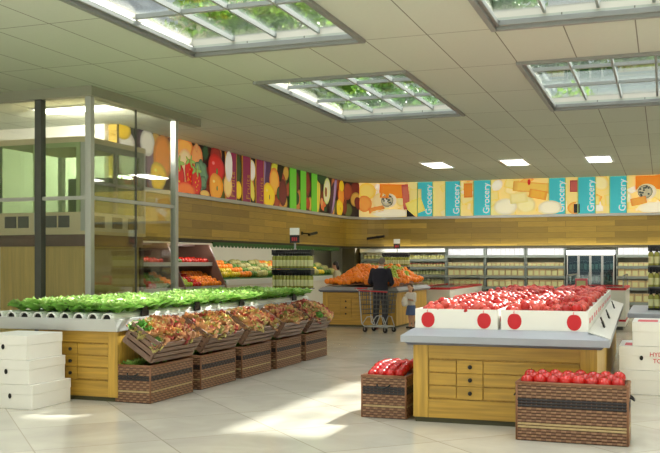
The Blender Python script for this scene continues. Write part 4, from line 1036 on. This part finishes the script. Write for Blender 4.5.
# shopper far behind the oranges
t0 = thing('person', 'dark-haired person in a beige coat behind the left end of the oranges', 'person', (-9.15, 25.6, 0), (0, 0, R(100)))
hr = Matrix.Rotation(R(-10), 4, 'X'); hc = Vector((0, .04, 1.54))
f = MB(); stack(f, [(0, 0, .84, .15, .1), (0, 0, .92, .16, .11), (0, 0, 1.04, .13, .09), (0, 0, 1.2, .155, .105), (0, 0, 1.31, .16, .095), (0, 0, 1.37, .12, .07), (0, 0, 1.41, .05, .05)])
for s in (-1, 1):
    capsule(f, (s*.09, 0, .88), .08, (s*.1, .02, .47), .055); capsule(f, (s*.1, .02, .47), .052, (s*.1, -.02, .08), .038); capsule(f, (s*.1, -.02, .06), .038, (s*.1, .12, .036), .03)
    capsule(f, (s*.16, 0, 1.33), .046, (s*.21, .02, 1.08), .04); capsule(f, (s*.21, .02, 1.08), .037, (s*.15, .2, 1.0), .028); hand(f, (s*.15, .2, 1.0), (0, 1, -.1), (-s, 0, 0), .9)
capsule(f, (0, 0, 1.38), .046, (0, .02, 1.47), .044); head(f, hc, hr, .95); melt(f, 'body', 'skin', .009, t0, 3); face_parts(hc, hr, t0, .95)
f = MB(); stack(f, [(0, 0, .62, .19, .15), (0, 0, .8, .18, .14), (0, 0, 1.05, .16, .12), (0, 0, 1.2, .185, .13), (0, 0, 1.32, .18, .115), (0, 0, 1.4, .09, .07)])
for s in (-1, 1): capsule(f, (s*.16, 0, 1.33), .064, (s*.21, .02, 1.08), .056); capsule(f, (s*.21, .02, 1.08), .054, (s*.165, .16, 1.02), .046)
melt(f, 'coat', 'coat', .014, t0, 5)
f = MB(); stack(f, [(0, 0, .6, .15, .11), (0, 0, .85, .17, .12)])
for s in (-1, 1): capsule(f, (s*.09, 0, .8), .09, (s*.1, .02, .47), .075); capsule(f, (s*.1, .02, .47), .072, (s*.1, -.02, .12), .06)
melt(f, 'trousers', 'trouser', .014, t0, 4)
f = MB(); T = Matrix.Translation(hc) @ hr; f.ball((0, -.014, .036), .082, .094, .098, 16, 12, 0, T); f.ball((0, -.06, -.05), .07, .05, .1, 14, 10, 0, T); melt(f, 'hair', 'hair_dark', .01, t0, 3)
for s in (-1, 1):
    f = MB(); capsule(f, (s*.1, -.04, .045), .044, (s*.1, .14, .038), .036); melt(f, 'shoe', 'shoe', .012, t0, 2)

# ------------------------------------------------------------------ shopping cart
t = thing('shopping_cart', 'grey wire shopping cart with red handle parked behind the man', 'shopping cart', (-6.24, 20.5, 0), (0, 0, R(-14)))
f = MB(); lo, hi = .42, .98
def cart_pt(u, v, s):  # u along, v height, s side
    x = -.42+u*.7; return (x+.06*v*(u-.3), s*(.21+.06*v-.05*u), lo+(hi-lo)*v*(1-.12*u)+.04*u)
for s in (-1, 1):
    for k in range(9): f.tube([cart_pt(k/8, 0, s), cart_pt(k/8, 1, s)], .0065, 5)
    for k in range(6): f.tube([cart_pt(0, k/5, s), cart_pt(1, k/5, s)], .0065 if k < 5 else .01, 5)
for k in range(6):
    f.tube([cart_pt(1, k/5, -1), cart_pt(1, k/5, 1)], .0065, 5); f.tube([cart_pt(0, k/5, -1), cart_pt(0, k/5, 1)], .0065, 5)
for k in range(1, 6):
    q = -1+2*k/6
    f.tube([cart_pt(0, 0, q), cart_pt(1, 0, q)], .0065, 5)
    for e in (0, 1): f.tube([cart_pt(e, 0, q), cart_pt(e, 1, q)], .0065, 5)
f.build('wire_basket', 'dgrey', t, True)
f = MB()
for s in (-1, 1):
    f.tube([(-.52, s*.26, 1.02), (-.43, s*.25, .96), (-.4, s*.22, .4), (-.38, s*.22, .2), (-.3, s*.22, .14), (.28, s*.18, .14)], .014, 8)
    f.tube([(-.36, s*.215, .2), (-.24, s*.215, .36), (-.1, s*.21, .38), (-.02, s*.2, .16)], .012, 8); f.tube([(.0, s*.2, .16), (.1, s*.2, .38), (.19, s*.19, .36), (.27, s*.18, .16)], .012, 8)
for x in (-.3, .25): f.tube([(x, -.21, .14), (x, .21, .14)], .011, 8)
f.build('chassis', 'frame', t, True)
f = MB(); f.tube([(-.53, -.27, 1.02), (-.53, .27, 1.02)], .018, 10); f.build('handle', 'red', t, True)
f = MB(); f.tube([cart_pt(0, 1, -1), cart_pt(1, 1, -1)], .014, 8); f.build('rim_guard', 'red', t, True)
for x, s in ((-.3, -1), (-.3, 1), (.25, -1), (.25, 1)):
    f = MB(); f.lathe([(.0, -.016), (.05, -.016), (.06, -.01), (.06, .01), (.05, .016), (0, .016)], 16, 0, Matrix.Translation((x, s*.2, .06)) @ Matrix.Rotation(R(90), 4, 'X')); wq = f.build('wheel', 'black', t, True)
    f = MB(); f.box(x-.015, x+.015, s*.2-.028, s*.2-.019, .05, .14); f.box(x-.015, x+.015, s*.2+.019, s*.2+.028, .05, .14); f.build('caster_fork', 'steel', wq)

# ------------------------------------------------------------------ bottle racks
def bottle_mesh(h, r):
    f = MB(); f.lathe([(0, 0), (r*.92, 0), (r, .02*h), (r, .12*h), (r, .5*h), (r, .66*h), (r*.6, .76*h), (r*.42, .8*h), (r*.42, .8*h), (r*.48, .8*h), (r*.48, h*.98), (0, h)], 12, 0, None, [0, 0, 0, 1, 0, 0, 2, 2, 2, 2, 2]); return f.mesh('bottle', ['bottle', 'label', 'black'], True)
def rack(x, y, width, tiers, n, h, label, nm, z_stand=0, sign=True, depth=.22, ztop=None):
    t = thing('bottle_rack', label, 'bottle rack', (x, y, z_stand))
    bm_ = bottle_mesh(h*.86, width/n*.47)
    z0 = tiers[0]-z_stand
    f = MB(); f.box(-.2 if z0 > .3 else -width/2, .2 if z0 > .3 else width/2, .0, depth, 0, .03); f.build('base', 'dgrey', t)
    f = MB(); f.box(-.03, .03, depth, depth+.05, .0, tiers[-1]-z_stand+h); f.build('upright', 'dgrey', t)
    for k, z in enumerate(tiers):
        zz = z-z_stand
        f = MB(); f.box(-width/2, width/2, 0, depth, zz-.02, zz); f.build('shelf', 'dgrey', t)
        f = MB(); f.box(-width/2, width/2, depth-.02, depth, zz+h*.70, zz+h*.98); f.box(-width/2, -width/2+.02, .02, depth-.02, zz+h*.7, zz+h*.98); f.box(width/2-.02, width/2, .02, depth-.02, zz+h*.7, zz+h*.98); f.build('top_band', 'black', t)
        tn = ('lower', 'upper') if len(tiers) == 2 else ('lowest', 'middle', 'top')
        for r_ in range(2):
            for i in range(n):
                o = link('bottle', bm_); o.location = (x-width/2+width/n*(i+.5), y+.055+r_*.1, z)
                tag(o, 'black-capped bottle on the %s tier of %s' % (tn[k], nm), 'bottle', 'bottles on the %s tier of %s' % (tn[k], nm))
    if sign:
        zt = tiers[-1]-z_stand+h
        f = MB(); f.box(-.015, .015, depth, depth+.03, zt, zt+.42); f.build('sign_post', 'steel', t)
        f = MB(); f.box(-.1, .1, depth-.03, depth-.005, zt+.29, zt+.43); f.build('white_sign', 'white_plastic', t)
        f = MB(); f.box(-.1, .1, depth-.03, depth-.005, zt+.13, zt+.285); q = f.build('black_sign', 'black', t)
        f = MB()
        for a in (-.055, -.015, .03): f.box(a, a+.025, depth-.034, depth-.031, zt+.17, zt+.24)
        f.build('price_digits', 'red', q)
rack(-6.9, 16.6, .84, (1.14, 1.53), 11, .37, 'two-tier bottle rack with a price sign at the far end of the lettuce bed', 'the rack behind the lettuce bed')
rack(-7.72, 26.9, .84, (1.14, 1.55), 11, .38, 'two-tier bottle rack with a price sign behind the heap of oranges', 'the rack behind the oranges')
# right-hand counter with bottles
t = thing('side_counter', 'grey-topped counter behind the white tomato boxes', 'counter', (.62, 13.2, 0))
f = MB(); f.box(-1.0, 1.4, .05, 2.3, 0, .88); f.build('counter_base', 'oak_y', t)
f = MB(); f.box(-1.08, 1.45, -.02, 2.4, .88, .95); f.build('counter_slab', 'counter', t, bevel=.01)
rack(.32, 14.0, 1.05, (.98, 1.29, 1.60), 13, .30, 'three-tier bottle rack standing on the grey side counter', 'the rack on the grey side counter', .951, False)

# ------------------------------------------------------------------ produce displays on the left wall
t = thing('produce_case', 'brown slanted produce case with two bays of stepped shelves on the left wall', 'produce display', (-11.0, 16.6, 0))
LCASE = 4.3
f = MB(); f.box(-.95, .55, 0, LCASE, 0, .9); f.build('base_cabinet', 'brown', t)
f = MB(); f.box(-.95, -.9, 0, LCASE, .9, 2.1); f.build('back_panel', 'brown_l', t)
for y in (0, LCASE/2, LCASE-.05):
    f = MB(); v = [(-.9, y, .9), (.55, y, .9), (.55, y, 1.02), (.05, y, 2.1), (-.9, y, 2.1)]
    a = [f.bm.verts.new(p) for p in v]; b = [f.bm.verts.new((p[0], p[1]+.05, p[2])) for p in v]
    f._f(a, 0); f._f(b[::-1], 0)
    for i in range(5): f._f([a[i], a[(i+1) % 5], b[(i+1) % 5], b[i]], 0)
    f.build('side_panel', 'brown', t)
f = MB(); f.box(-.9, -.35, .05, LCASE-.05, 2.05, 2.1); f.build('canopy', 'brown', t)
shelves = [(.5, -.25, 1.02, 1.36), (.15, -.45, 1.60, 1.68)]
for xf, xb, zf, zb in shelves:
    f = MB(); f.prism([(xf, .05, zf-.03), (xf, LCASE-.05, zf-.03), (xb, LCASE-.05, zb-.03), (xb, .05, zb-.03)], [(xf, .05, zf), (xf, LCASE-.05, zf), (xb, LCASE-.05, zb), (xb, .05, zb)]); s_ = f.build('shelf', 'brown', t)
    f = MB(); f.box(xf, xf+.015, .05, LCASE-.05, zf-.05, zf+.045); f.build('shelf_lip', 'frame', s_)
seqs = [['green_vegetable', 'red_pepper', 'green_vegetable', 'orange', 'lime', 'red_pepper', 'orange', 'orange'], ['green_vegetable', 'red_pepper', 'red_pepper', 'green_vegetable', 'red_pepper', 'red_pepper'], ['green_vegetable', 'lime', 'red_pepper', 'green_vegetable', 'red_pepper', 'green_vegetable']]
NAME = {'green_vegetable': 'green vegetable', 'red_pepper': 'red pepper', 'orange': 'orange', 'lime': 'green lime', 'lemon': 'yellow lemon', 'melon': 'pale melon'}
for k, (xf, xb, zf, zb) in enumerate(shelves):
    nj = 28; sq = seqs[k]
    for j in range(nj):
        y = 16.6+.12+j*(LCASE-.24)/(nj-1)
        if abs(j-(nj-1)/2) < .6: continue
        for i in range(5 if k == 0 else 3):
            u = (i+.4)/(5 if k == 0 else 3); kind = sq[int(j/nj*len(sq))]
            o = link(kind, fm[kind]); o.location = (-11.0+xf-.06+(xb-xf)*u*.9, y+rnd.uniform(-.02, .02), zf+(zb-zf)*u*.9+.065); o.rotation_euler = (rnd.uniform(-1,1), rnd.uniform(-1,1), rnd.uniform(0,6)); o.scale = (rnd.uniform(.95,1.2),)*3
            g = '%s on the %s shelf of the brown produce case' % (NAME[kind], ('lower', 'upper')[k]); tag(o, g, NAME[kind].split()[-1], g)
# long white case with a green scalloped awning
t = thing('produce_case', 'long white produce case with sloping trays along the left wall', 'produce display', (-11.0, 21.05, 0)); LC2 = 8.9
f = MB(); f.box(-.95, .45, 0, LC2, 0, 1.12); f.build('base_cabinet', 'white_wall', t)
f = MB(); f.box(.45, .5, 0, LC2, 1.05, 1.2); f.build('front_rail', 'white_plastic', t)
f = MB(); f.prism([(.44, 0, 1.12), (.44, LC2, 1.12), (-.9, LC2, 1.12), (-.9, 0, 1.12)], [(.44, 0, 1.16), (.44, LC2, 1.16), (-.9, LC2, 1.62), (-.9, 0, 1.62)]); f.build('sloping_tray', 'awning', t)
sq = ['lemon', 'lemon', 'orange', 'green_vegetable', 'melon', 'green_vegetable', 'melon', 'orange', 'lemon', 'green_vegetable', 'lime', 'melon', 'lemon', 'green_vegetable', 'melon']
nj = 56
for j in range(nj):
    y = 21.05+.1+j*(LC2-.2)/(nj-1)
    for i in range(4):
        u = (i+.5)/4; kind = sq[int(j/nj*len(sq))]
        if i > 1 and kind in ('lemon',): kind = rnd.choice(['lemon', 'orange'])
        o = link(kind, fm[kind]); o.location = (-11.0+.36-1.15*u+rnd.uniform(-.02,.02), y+rnd.uniform(-.03,.03), 1.2+.395*u+.07); o.rotation_euler = (rnd.uniform(-1,1), rnd.uniform(-1,1), rnd.uniform(0,6)); s = rnd.uniform(1.15, 1.45); o.scale = (s,)*3
        g = '%s in the sloping trays of the long white produce case' % NAME[kind]; tag(o, g, NAME[kind].split()[-1], g)
# scalloped awning under the bulkhead
f = MB(); nsc = 46
t = thing('scalloped_awning', 'narrow green scalloped awning under the boards of the left wall', 'awning', (XL-.01, 20.4, 2.18))
f.box(-.02, .03, 0, 9.5, -.06, -.03)
for k in range(nsc):
    a = k*9.5/nsc; w_ = 9.5/nsc; pts = [(0.005, a+w_*.02, -.06)]+[(0.005, a+w_/2-w_*.48*math.cos(math.pi*i/6), -.06-.1*math.sin(math.pi*i/6)) for i in range(7)]
    vs = [f.bm.verts.new(p) for p in pts]; us = [f.bm.verts.new((p[0]+.012, p[1], p[2])) for p in pts]; f._f(vs, 0); f._f(us[::-1], 0)
    for i in range(len(vs)): f._f([vs[i], vs[(i+1) % len(vs)], us[(i+1) % len(vs)], us[i]], 0)
f.build('awning_cloth', 'awning', t)

# ------------------------------------------------------------------ shelving along the back wall
SY = 31.75
def bay(x0, x1, label, nm, spec):
    w_ = x1-x0
    t = thing('shelving_bay', label, 'shelving', (x0, SY, 0))
    f = MB(); f.box(.03, w_-.03, .55, .6, .1, 2.14); f.build('back_panel', 'shelf_back', t)
    for a in (0, w_-.03):
        f = MB(); f.box(a, a+.03, .0, .6, 0, 2.14); f.build('upright', 'shelf', t)
    f = MB(); f.box(.03, w_-.03, 0, .55, 0, .12); f.build('plinth', 'shelf', t)
    for z in sorted({s[0] for s in spec}):
        f = MB(); f.box(.03, w_-.03, .02, .55, z-.05, z); q = f.build('shelf', 'shelf', t)
        f = MB(); f.box(.03, w_-.03, .0, .02, z-.07, z+.02); f.build('price_rail', 'shelf', q)
    for z, kind, n, h, tier in spec:
        me = PACK[kind]
        for i in range(n):
            o = link(me[0], me[1]); o.location = (x0+.05+(w_-.1)*(i+.5)/n, SY+.05, z+.0005); o.scale = ((w_-.1)/n*.94/.2, 1, h/.2)
            lb = '%s on the %s shelf of %s' % (me[2], tier, nm); tag(o, lb, me[0].split('_')[-1], lb)
def pack_mesh(name, m, band, round_=False):
    f = MB()
    if round_: f.lathe([(0, 0), (.1, 0), (.1, .03), (.1, .13), (.1, .15), (.06, .17), (.07, .17), (.07, .2), (0, .2)], 12, 0, Matrix.Translation((0, .12, 0)), [0, 0, 1, 0, 0, 0, 2, 2])
    else:
        f.box(-.1, .1, 0, .3, 0, .2, 0); f.box(-.075, .075, -.003, 0, .03, .15, 1); f.box(-.1, .1, .1, .2, .2, .203, 2)
    return f.mesh(name, [m, band, 'white_plastic'])
PACK = {'white': ('white_packet', pack_mesh('white_packet', 'pack_white', 'pack_white'), 'white packet'), 'tan': ('tan_packet', pack_mesh('tan_packet', 'pack_tan', 'label'), 'tan packet'),
        'kraft': ('brown_carton', pack_mesh('brown_carton', 'pack_kraft', 'label'), 'brown carton'), 'red': ('red_jar', pack_mesh('red_jar', 'jar_red', 'label', True), 'red jar'),
        'yellow': ('yellow_jar', pack_mesh('yellow_jar', 'jar_yel', 'label', True), 'yellow jar'), 'green': ('green_jar', pack_mesh('green_jar', 'jar_grn', 'label', True), 'green jar'), 'dark': ('dark_packet', pack_mesh('dark_packet', 'dark_item', 'frozen'), 'dark packet'),
        'frozen': ('frozen_packet', pack_mesh('frozen_packet', 'frozen', 'label'), 'frozen packet')}
def std(n): return [(.30, 'kraft', n-3, .3, 'lowest'), (.78, 'kraft', n-2, .26, 'fourth'), (1.16, 'kraft', n-2, .26, 'third'), (1.5, 'tan', n, .13, 'second'), (1.87, 'white', n, .25, 'top')]
bay(-7.22, -5.86, 'shelving bay with white packets on top, first right of the jar shelves', 'the first bay right of the jar shelves', std(8))
bay(-5.84, -4.46, 'shelving bay with white packets on top, second right of the jar shelves', 'the second bay right of the jar shelves', std(8))
bay(-4.44, -3.12, 'shelving bay with white packets on top, just left of the glass door cooler', 'the bay just left of the cooler', std(8))
bay(-1.46, -.06, 'shelving bay with white packets on top, just right of the glass door cooler', 'the bay just right of the cooler', std(8))
bay(-.04, 1.3, 'shelving bay at the right end of the back wall, behind the side counter', 'the bay at the right end', std(8))
bay(-9.0, -7.24, 'shelving bay of coloured jars right of the man', 'the right jar bay', [(.35, 'green', 11, .28, 'lowest'), (.8, 'green', 12, .26, 'fourth'), (1.18, 'green', 14, .2, 'third'), (1.46, 'red', 15, .17, 'second'), (1.74, 'yellow', 16, .17, 'top')])
bay(-10.4, -9.02, 'shelving bay of coloured jars next to the dark corner column', 'the left jar bay', [(.35, 'green', 9, .28, 'lowest'), (.8, 'yellow', 10, .26, 'fourth'), (1.18, 'green', 11, .2, 'third'), (1.46, 'yellow', 12, .17, 'second'), (1.74, 'green', 9, .17, 'top')])
t = thing('shelf_canopy', 'pale lit canopy above the coloured jar shelves', 'canopy', (-10.4, SY-.15, 2.0))
f = MB(); f.box(0, 3.16, 0, .14, .0, .02); f.box(0, 3.16, 0, .02, .02, .12); f.build('canopy_board', 'white_plastic', t)
# glass door cooler
t = thing('drinks_cooler', 'tall cooler with four glass doors between the shelving bays', 'cooler', (-3.08, SY, 0)); wf = 1.58
f = MB(); f.box(0, wf, .58, .64, 0, 2.05); f.box(0, .03, .04, .58, 0, 2.05); f.box(wf-.03, wf, .04, .58, 0, 2.05); f.box(.03, wf-.03, .04, .58, 0, .2); f.build('cabinet_shell', 'dgrey', t)
f = MB(); f.box(0, wf, -.02, .58, 1.9, 2.05); f.build('lit_header', 'lit_strip', t)
for z in (.55, .95, 1.35):
    f = MB(); f.box(.03, wf-.03, .12, .56, z-.02, z); f.build('shelf', 'shelf', t)
for k in range(4):
    a = .02+k*(wf-.04)/4; b = a+(wf-.04)/4-.01
    dr = bpy.data.objects.new('door', None); col.objects.link(dr); dr.parent = t
    f = MB()
    for q in ((a, a+.03, .2, 1.9), (b-.03, b, .2, 1.9), (a+.03, b-.03, .2, .24), (a+.03, b-.03, 1.86, 1.9)): f.box(q[0], q[1], -.0, .035, q[2], q[3])
    f.build('door_frame', 'frame', dr)
    f = MB(); f.box(a+.03, b-.03, .012, .02, .24, 1.86); f.build('door_glass', 'fridge_glass', dr)
    f = MB(); f.tube([(b-.045, -.02, .9), (b-.045, -.02, 1.3)], .01, 6); f.build('door_handle', 'steel', dr)
for z, h, tr in ((.2, .28, 'lowest'), (.55, .3, 'third'), (.95, .3, 'second'), (1.35, .34, 'top')):
    for i in range(12):
        o = link('dark_packet', PACK['dark'][1]); o.location = (-3.08+.06+(wf-.12)*(i+.5)/12, SY+.2, z+.0005); o.scale = (.56, .9, h/.2*rnd.uniform(.8, 1))
        lb = 'dark packet on the %s shelf behind the cooler doors' % tr; tag(o, lb, 'packet', lb)

# ------------------------------------------------------------------ chest freezers
def chest(x0, x1, y0, y1, h, label, nm, rows, stripe=.12):
    t = thing('chest_freezer', label, 'freezer', ((x0+x1)/2, y0, 0)); w_ = (x1-x0)/2; d_ = y1-y0
    f = MB(); f.box(-w_, w_, 0, d_, .08, h*.6); f.build('cabinet_shell', 'white_plastic', t)
    f = MB(); f.box(-w_+.06, w_-.06, .06, d_-.06, 0, .08); f.build('kick_plinth', 'dgrey', t)
    f = MB()
    for q in ((-w_, w_, 0, .08), (-w_, w_, d_-.08, d_), (-w_, -w_+.08, .08, d_-.08), (w_-.08, w_, .08, d_-.08)): f.box(*q, h*.6, h-.06)
    f.build('rim_wall', 'white_plastic', t)
    for z in (h-.06, .2):
        f = MB()
        for q in ((-w_-.012, w_+.012, -.012, .08), (-w_-.012, w_+.012, d_-.08, d_+.012), (-w_-.012, -w_+.08, .08, d_-.08), (w_-.08, w_+.012, .08, d_-.08)):
            if z > .5: f.box(*q, z, z+.06)
        if z < .5: f.box(-w_-.01, w_+.01, -.01, d_+.01, z, z+.05)
        f.build('red_stripe', 'red', t)
    f = MB(); f.box(-w_+.08, w_-.08, .08, d_-.08, h-.02, h-.012); f.build('glass_lid', 'glass', t)
    f = MB()
    for s in (-1, 1):
        for y_ in (.1, d_-.1): f.box(s*(w_-.05)-.015, s*(w_-.05)+.015, y_-.015, y_+.015, h, h+.3)
        f.box(s*(w_-.05)-.015, s*(w_-.05)+.015, .1, d_-.1, h+.28, h+.31)
    f.build('rail_frame', 'steel', t)
    for s in (-1, 1):
        f = MB(); f.box(s*(w_-.05)-.004, s*(w_-.05)+.004, .12, d_-.12, h+.02, h+.27); f.build('guard_glass', 'glass', t)
    nx, ny = rows
    for i in range(nx):
        for j in range(ny):
            o = link('frozen_packet', PACK['frozen'][1]); o.location = ((x0+x1)/2-w_+.1+(2*w_-.2)*(i+.5)/nx, y0+.12+(d_-.3)*j/ny, h*.6+.001); o.scale = ((2*w_-.2)/nx/.2*.9, (d_-.3)/ny/.3*.9, (h*.4-.08)/.203*rnd.uniform(.7, 1))
            lb = 'frozen packet in %s' % nm; tag(o, lb, 'packet', lb)
chest(-7.0, -5.7, 25.5, 30.4, .92, 'long white chest freezer with a red stripe behind the orange island', 'the long chest freezer', (3, 9))
chest(-2.3, -.86, 23.2, 26.2, 1.02, 'white chest freezer with red stripes behind the far end of the apple display', 'the chest freezer behind the apple display', (3, 6))
o = link('pink_packet', pack_mesh('pink_packet', 'pink', 'label')); o.location = (-1.9, 23.24, 1.021); o.scale = (1.4, .6, 1.1); tag(o, 'pink packet standing on the freezer behind the apple display', 'packet')

# ------------------------------------------------------------------ outdoors above the roof
def tree_meshes(m, seed):
    q = random.Random(seed); f = MB()
    f.tube([(0, 0, 0), (.2, .1, 4), (0, .3, 8), (.2, .2, 12)], [.35, .28, .2, .08], 8)
    for k in range(8):
        a = k*2.4; z = 5+k*.8; f.tube([(.1, .2, z), (1.5*math.cos(a), 1.5*math.sin(a), z+1.4), (3*math.cos(a), 3*math.sin(a), z+2)], [.12, .08, .03], 6)
    tr = f.mesh('trunk', 'wood_bark', True); f = MB()
    for c in range(60):
        cx, cy, cz = max(-3.3, min(3.3, q.gauss(0, 2))), max(-3.3, min(3.3, q.gauss(0, 2))), q.uniform(5, 15.5); rr = q.uniform(1.0, 1.9)
        for _ in range(150):
            v = Vector((q.gauss(0, 1), q.gauss(0, 1), q.gauss(0, 1))).normalized()*rr*q.uniform(.6, 1); p_ = Vector((cx, cy, cz))+v
            a = Vector((q.gauss(0, 1), q.gauss(0, 1), q.gauss(0, .6))).normalized()*.3; b = Vector((q.gauss(0, 1), q.gauss(0, 1), q.gauss(0, 1))).normalized()*.17
            f._f([f.bm.verts.new(p_-a), f.bm.verts.new(p_+b), f.bm.verts.new(p_+a), f.bm.verts.new(p_-b)], 0)
    return tr, f.mesh('crown', m, recalc=False)
TM = [tree_meshes('leaf_a', 1), tree_meshes('leaf_b', 2)]
for i, (x, y, k_, s) in enumerate(((-36, 46, 0, 1.1), (-20, 46.5, 0, 1.15), (-33, 68, 1, 1.4), (-22, 69, 0, 1.4), (-11, 68, 1, 1.4), (0, 69, 0, 1.45), (11, 68, 1, 1.45), (-12, 43.5, 1, .66), (-5.2, 43.5, 0, .6), (2.2, 43.5, 1, .62), (-28.2, 44, 0, .95))):
    t = thing('tree', 'leafy green tree standing outside, seen through the skylights', 'tree', (x, y, -.1), (0, 0, i*1.3), 'trees beyond the skylights'); t.scale = (s,)*3
    link('trunk', TM[k_][0], t); link('crown', TM[k_][1], t)
t = thing('office_building', 'pale building with blue windows outside, seen through the skylights', 'building', (2, 51, -.1))
f = MB(); f.box(-16, 14, .1, 6, 0, 12.1); f.build('wall', 'facade', t)
for r_ in range(3):
    for c_ in range(10):
        f = MB(); f.box(-15+c_*2.9, -15+c_*2.9+2.1, .02, .12, 2.6+r_*2.9, 2.6+r_*2.9+2.1); g = f.build('window', 'win_blue', t)
for r_ in range(4):
    f = MB(); f.box(-16, 14, -.1, .1, 1.9+r_*2.9, 2.2+r_*2.9); f.build('ledge', 'facade', t)
t = thing('side_building', 'cream building with columns outside, seen through the nearest left skylight', 'building', (-29.5, 52, -.1))
f = MB(); f.box(0, 6.4, 0, 5, 0, 18.2); f.build('wall', 'cream_wall', t)
for k in range(5):
    f = MB(); f.box(.2+k*1.35, .7+k*1.35, -.4, 0, 0, 17.4); f.build('column', 'cream_wall', t)
f = MB(); f.box(-.3, 6.7, -.7, 0, 17.4, 18.2); f.build('cornice', 'cream_wall', t)

# ------------------------------------------------------------------ light
w_ = bpy.data.worlds.new('sky'); scn.world = w_; w_.use_nodes = True
bgn = w_.node_tree.nodes['Background']; bgn.inputs[0].default_value = (.84, .92, 1, 1); bgn.inputs[1].default_value = 1.6
def lamp(name, kind, loc, rot, e, c=(1, .96, .88), **kw):
    l = bpy.data.lights.new(name, kind); l.energy = e; l.color = c
    for k, v in kw.items(): setattr(l, k, v)
    o = bpy.data.objects.new(name, l); col.objects.link(o); o.location = loc; o.rotation_euler = rot; return o
sd = Vector((-2.15, -5.2, -4.5)).normalized()
lamp('sun', 'SUN', (0, 0, 20), sd.to_track_quat('-Z', 'Y').to_euler(), 82, (1, .97, .9), angle=R(2.2))
for x, y in LAMPS: lamp('panel_and_fill_lamp', 'AREA', (x, y, CZ-.05), (0, 0, 0), 130, shape='RECTANGLE', size=.6, size_y=1.5)
lamp('enclosure_lamp', 'AREA', (LAMPS2[0], LAMPS2[1], CZ-.05), (R(55), 0, 0), 600, shape='RECTANGLE', size=1.6, size_y=.5)
# added panel rows out of view, fill light for the hall
for x in (-8.0, -4.8, -.7, 3.4, 7.0):
    for y in (-4.5, -2.0, 5.9):
        ceiling_light(x, y, 'added fill panel on the ceiling over the front of the hall', group='added front fill panels')
        lamp('panel_and_fill_lamp', 'AREA', (x, y, CZ-.05), (0, 0, 0), 35, shape='RECTANGLE', size=.6, size_y=1.5)
for x in (.9, 3.4, 6.0):  # added unseen panels carry the row on as fill light
    ceiling_light(x, 26.1, 'added fill panel on the ceiling over the right of the hall', group='added right fill panels'); lamp('panel_and_fill_lamp', 'AREA', (x, 26.1, CZ-.05), (0, 0, 0), 100, shape='RECTANGLE', size=.6, size_y=1.5)
# added wide sun lamp imitating bright overhead sky, fill light through the skylights
lamp('sky_fill_sun', 'SUN', (0, 5, 30), (0, 0, 0), 15, (.95, .98, 1), angle=R(110))
# added area lamps under the bulkhead to brighten the recesses, no fixture modelled
lamp('shelf_fill', 'AREA', (-4.5, YB-.25, ZW-.07), (R(62), 0, 0), 60, shape='RECTANGLE', size=10, size_y=.1)
lamp('shelf_fill', 'AREA', (-10.75, 23.5, ZW-.06), (0, R(55), 0), 130, shape='RECTANGLE', size=.1, size_y=12)
scn.view_settings.view_transform = 'Standard'; scn.view_settings.look = 'None'; scn.view_settings.gamma = 1; scn.view_settings.use_curve_mapping = False
scn.view_settings.exposure = -1.02
scn.cycles.max_bounces = 8; scn.cycles.transparent_max_bounces = 16; scn.cycles.diffuse_bounces = 5; scn.cycles.caustics_reflective = False; scn.cycles.caustics_refractive = False
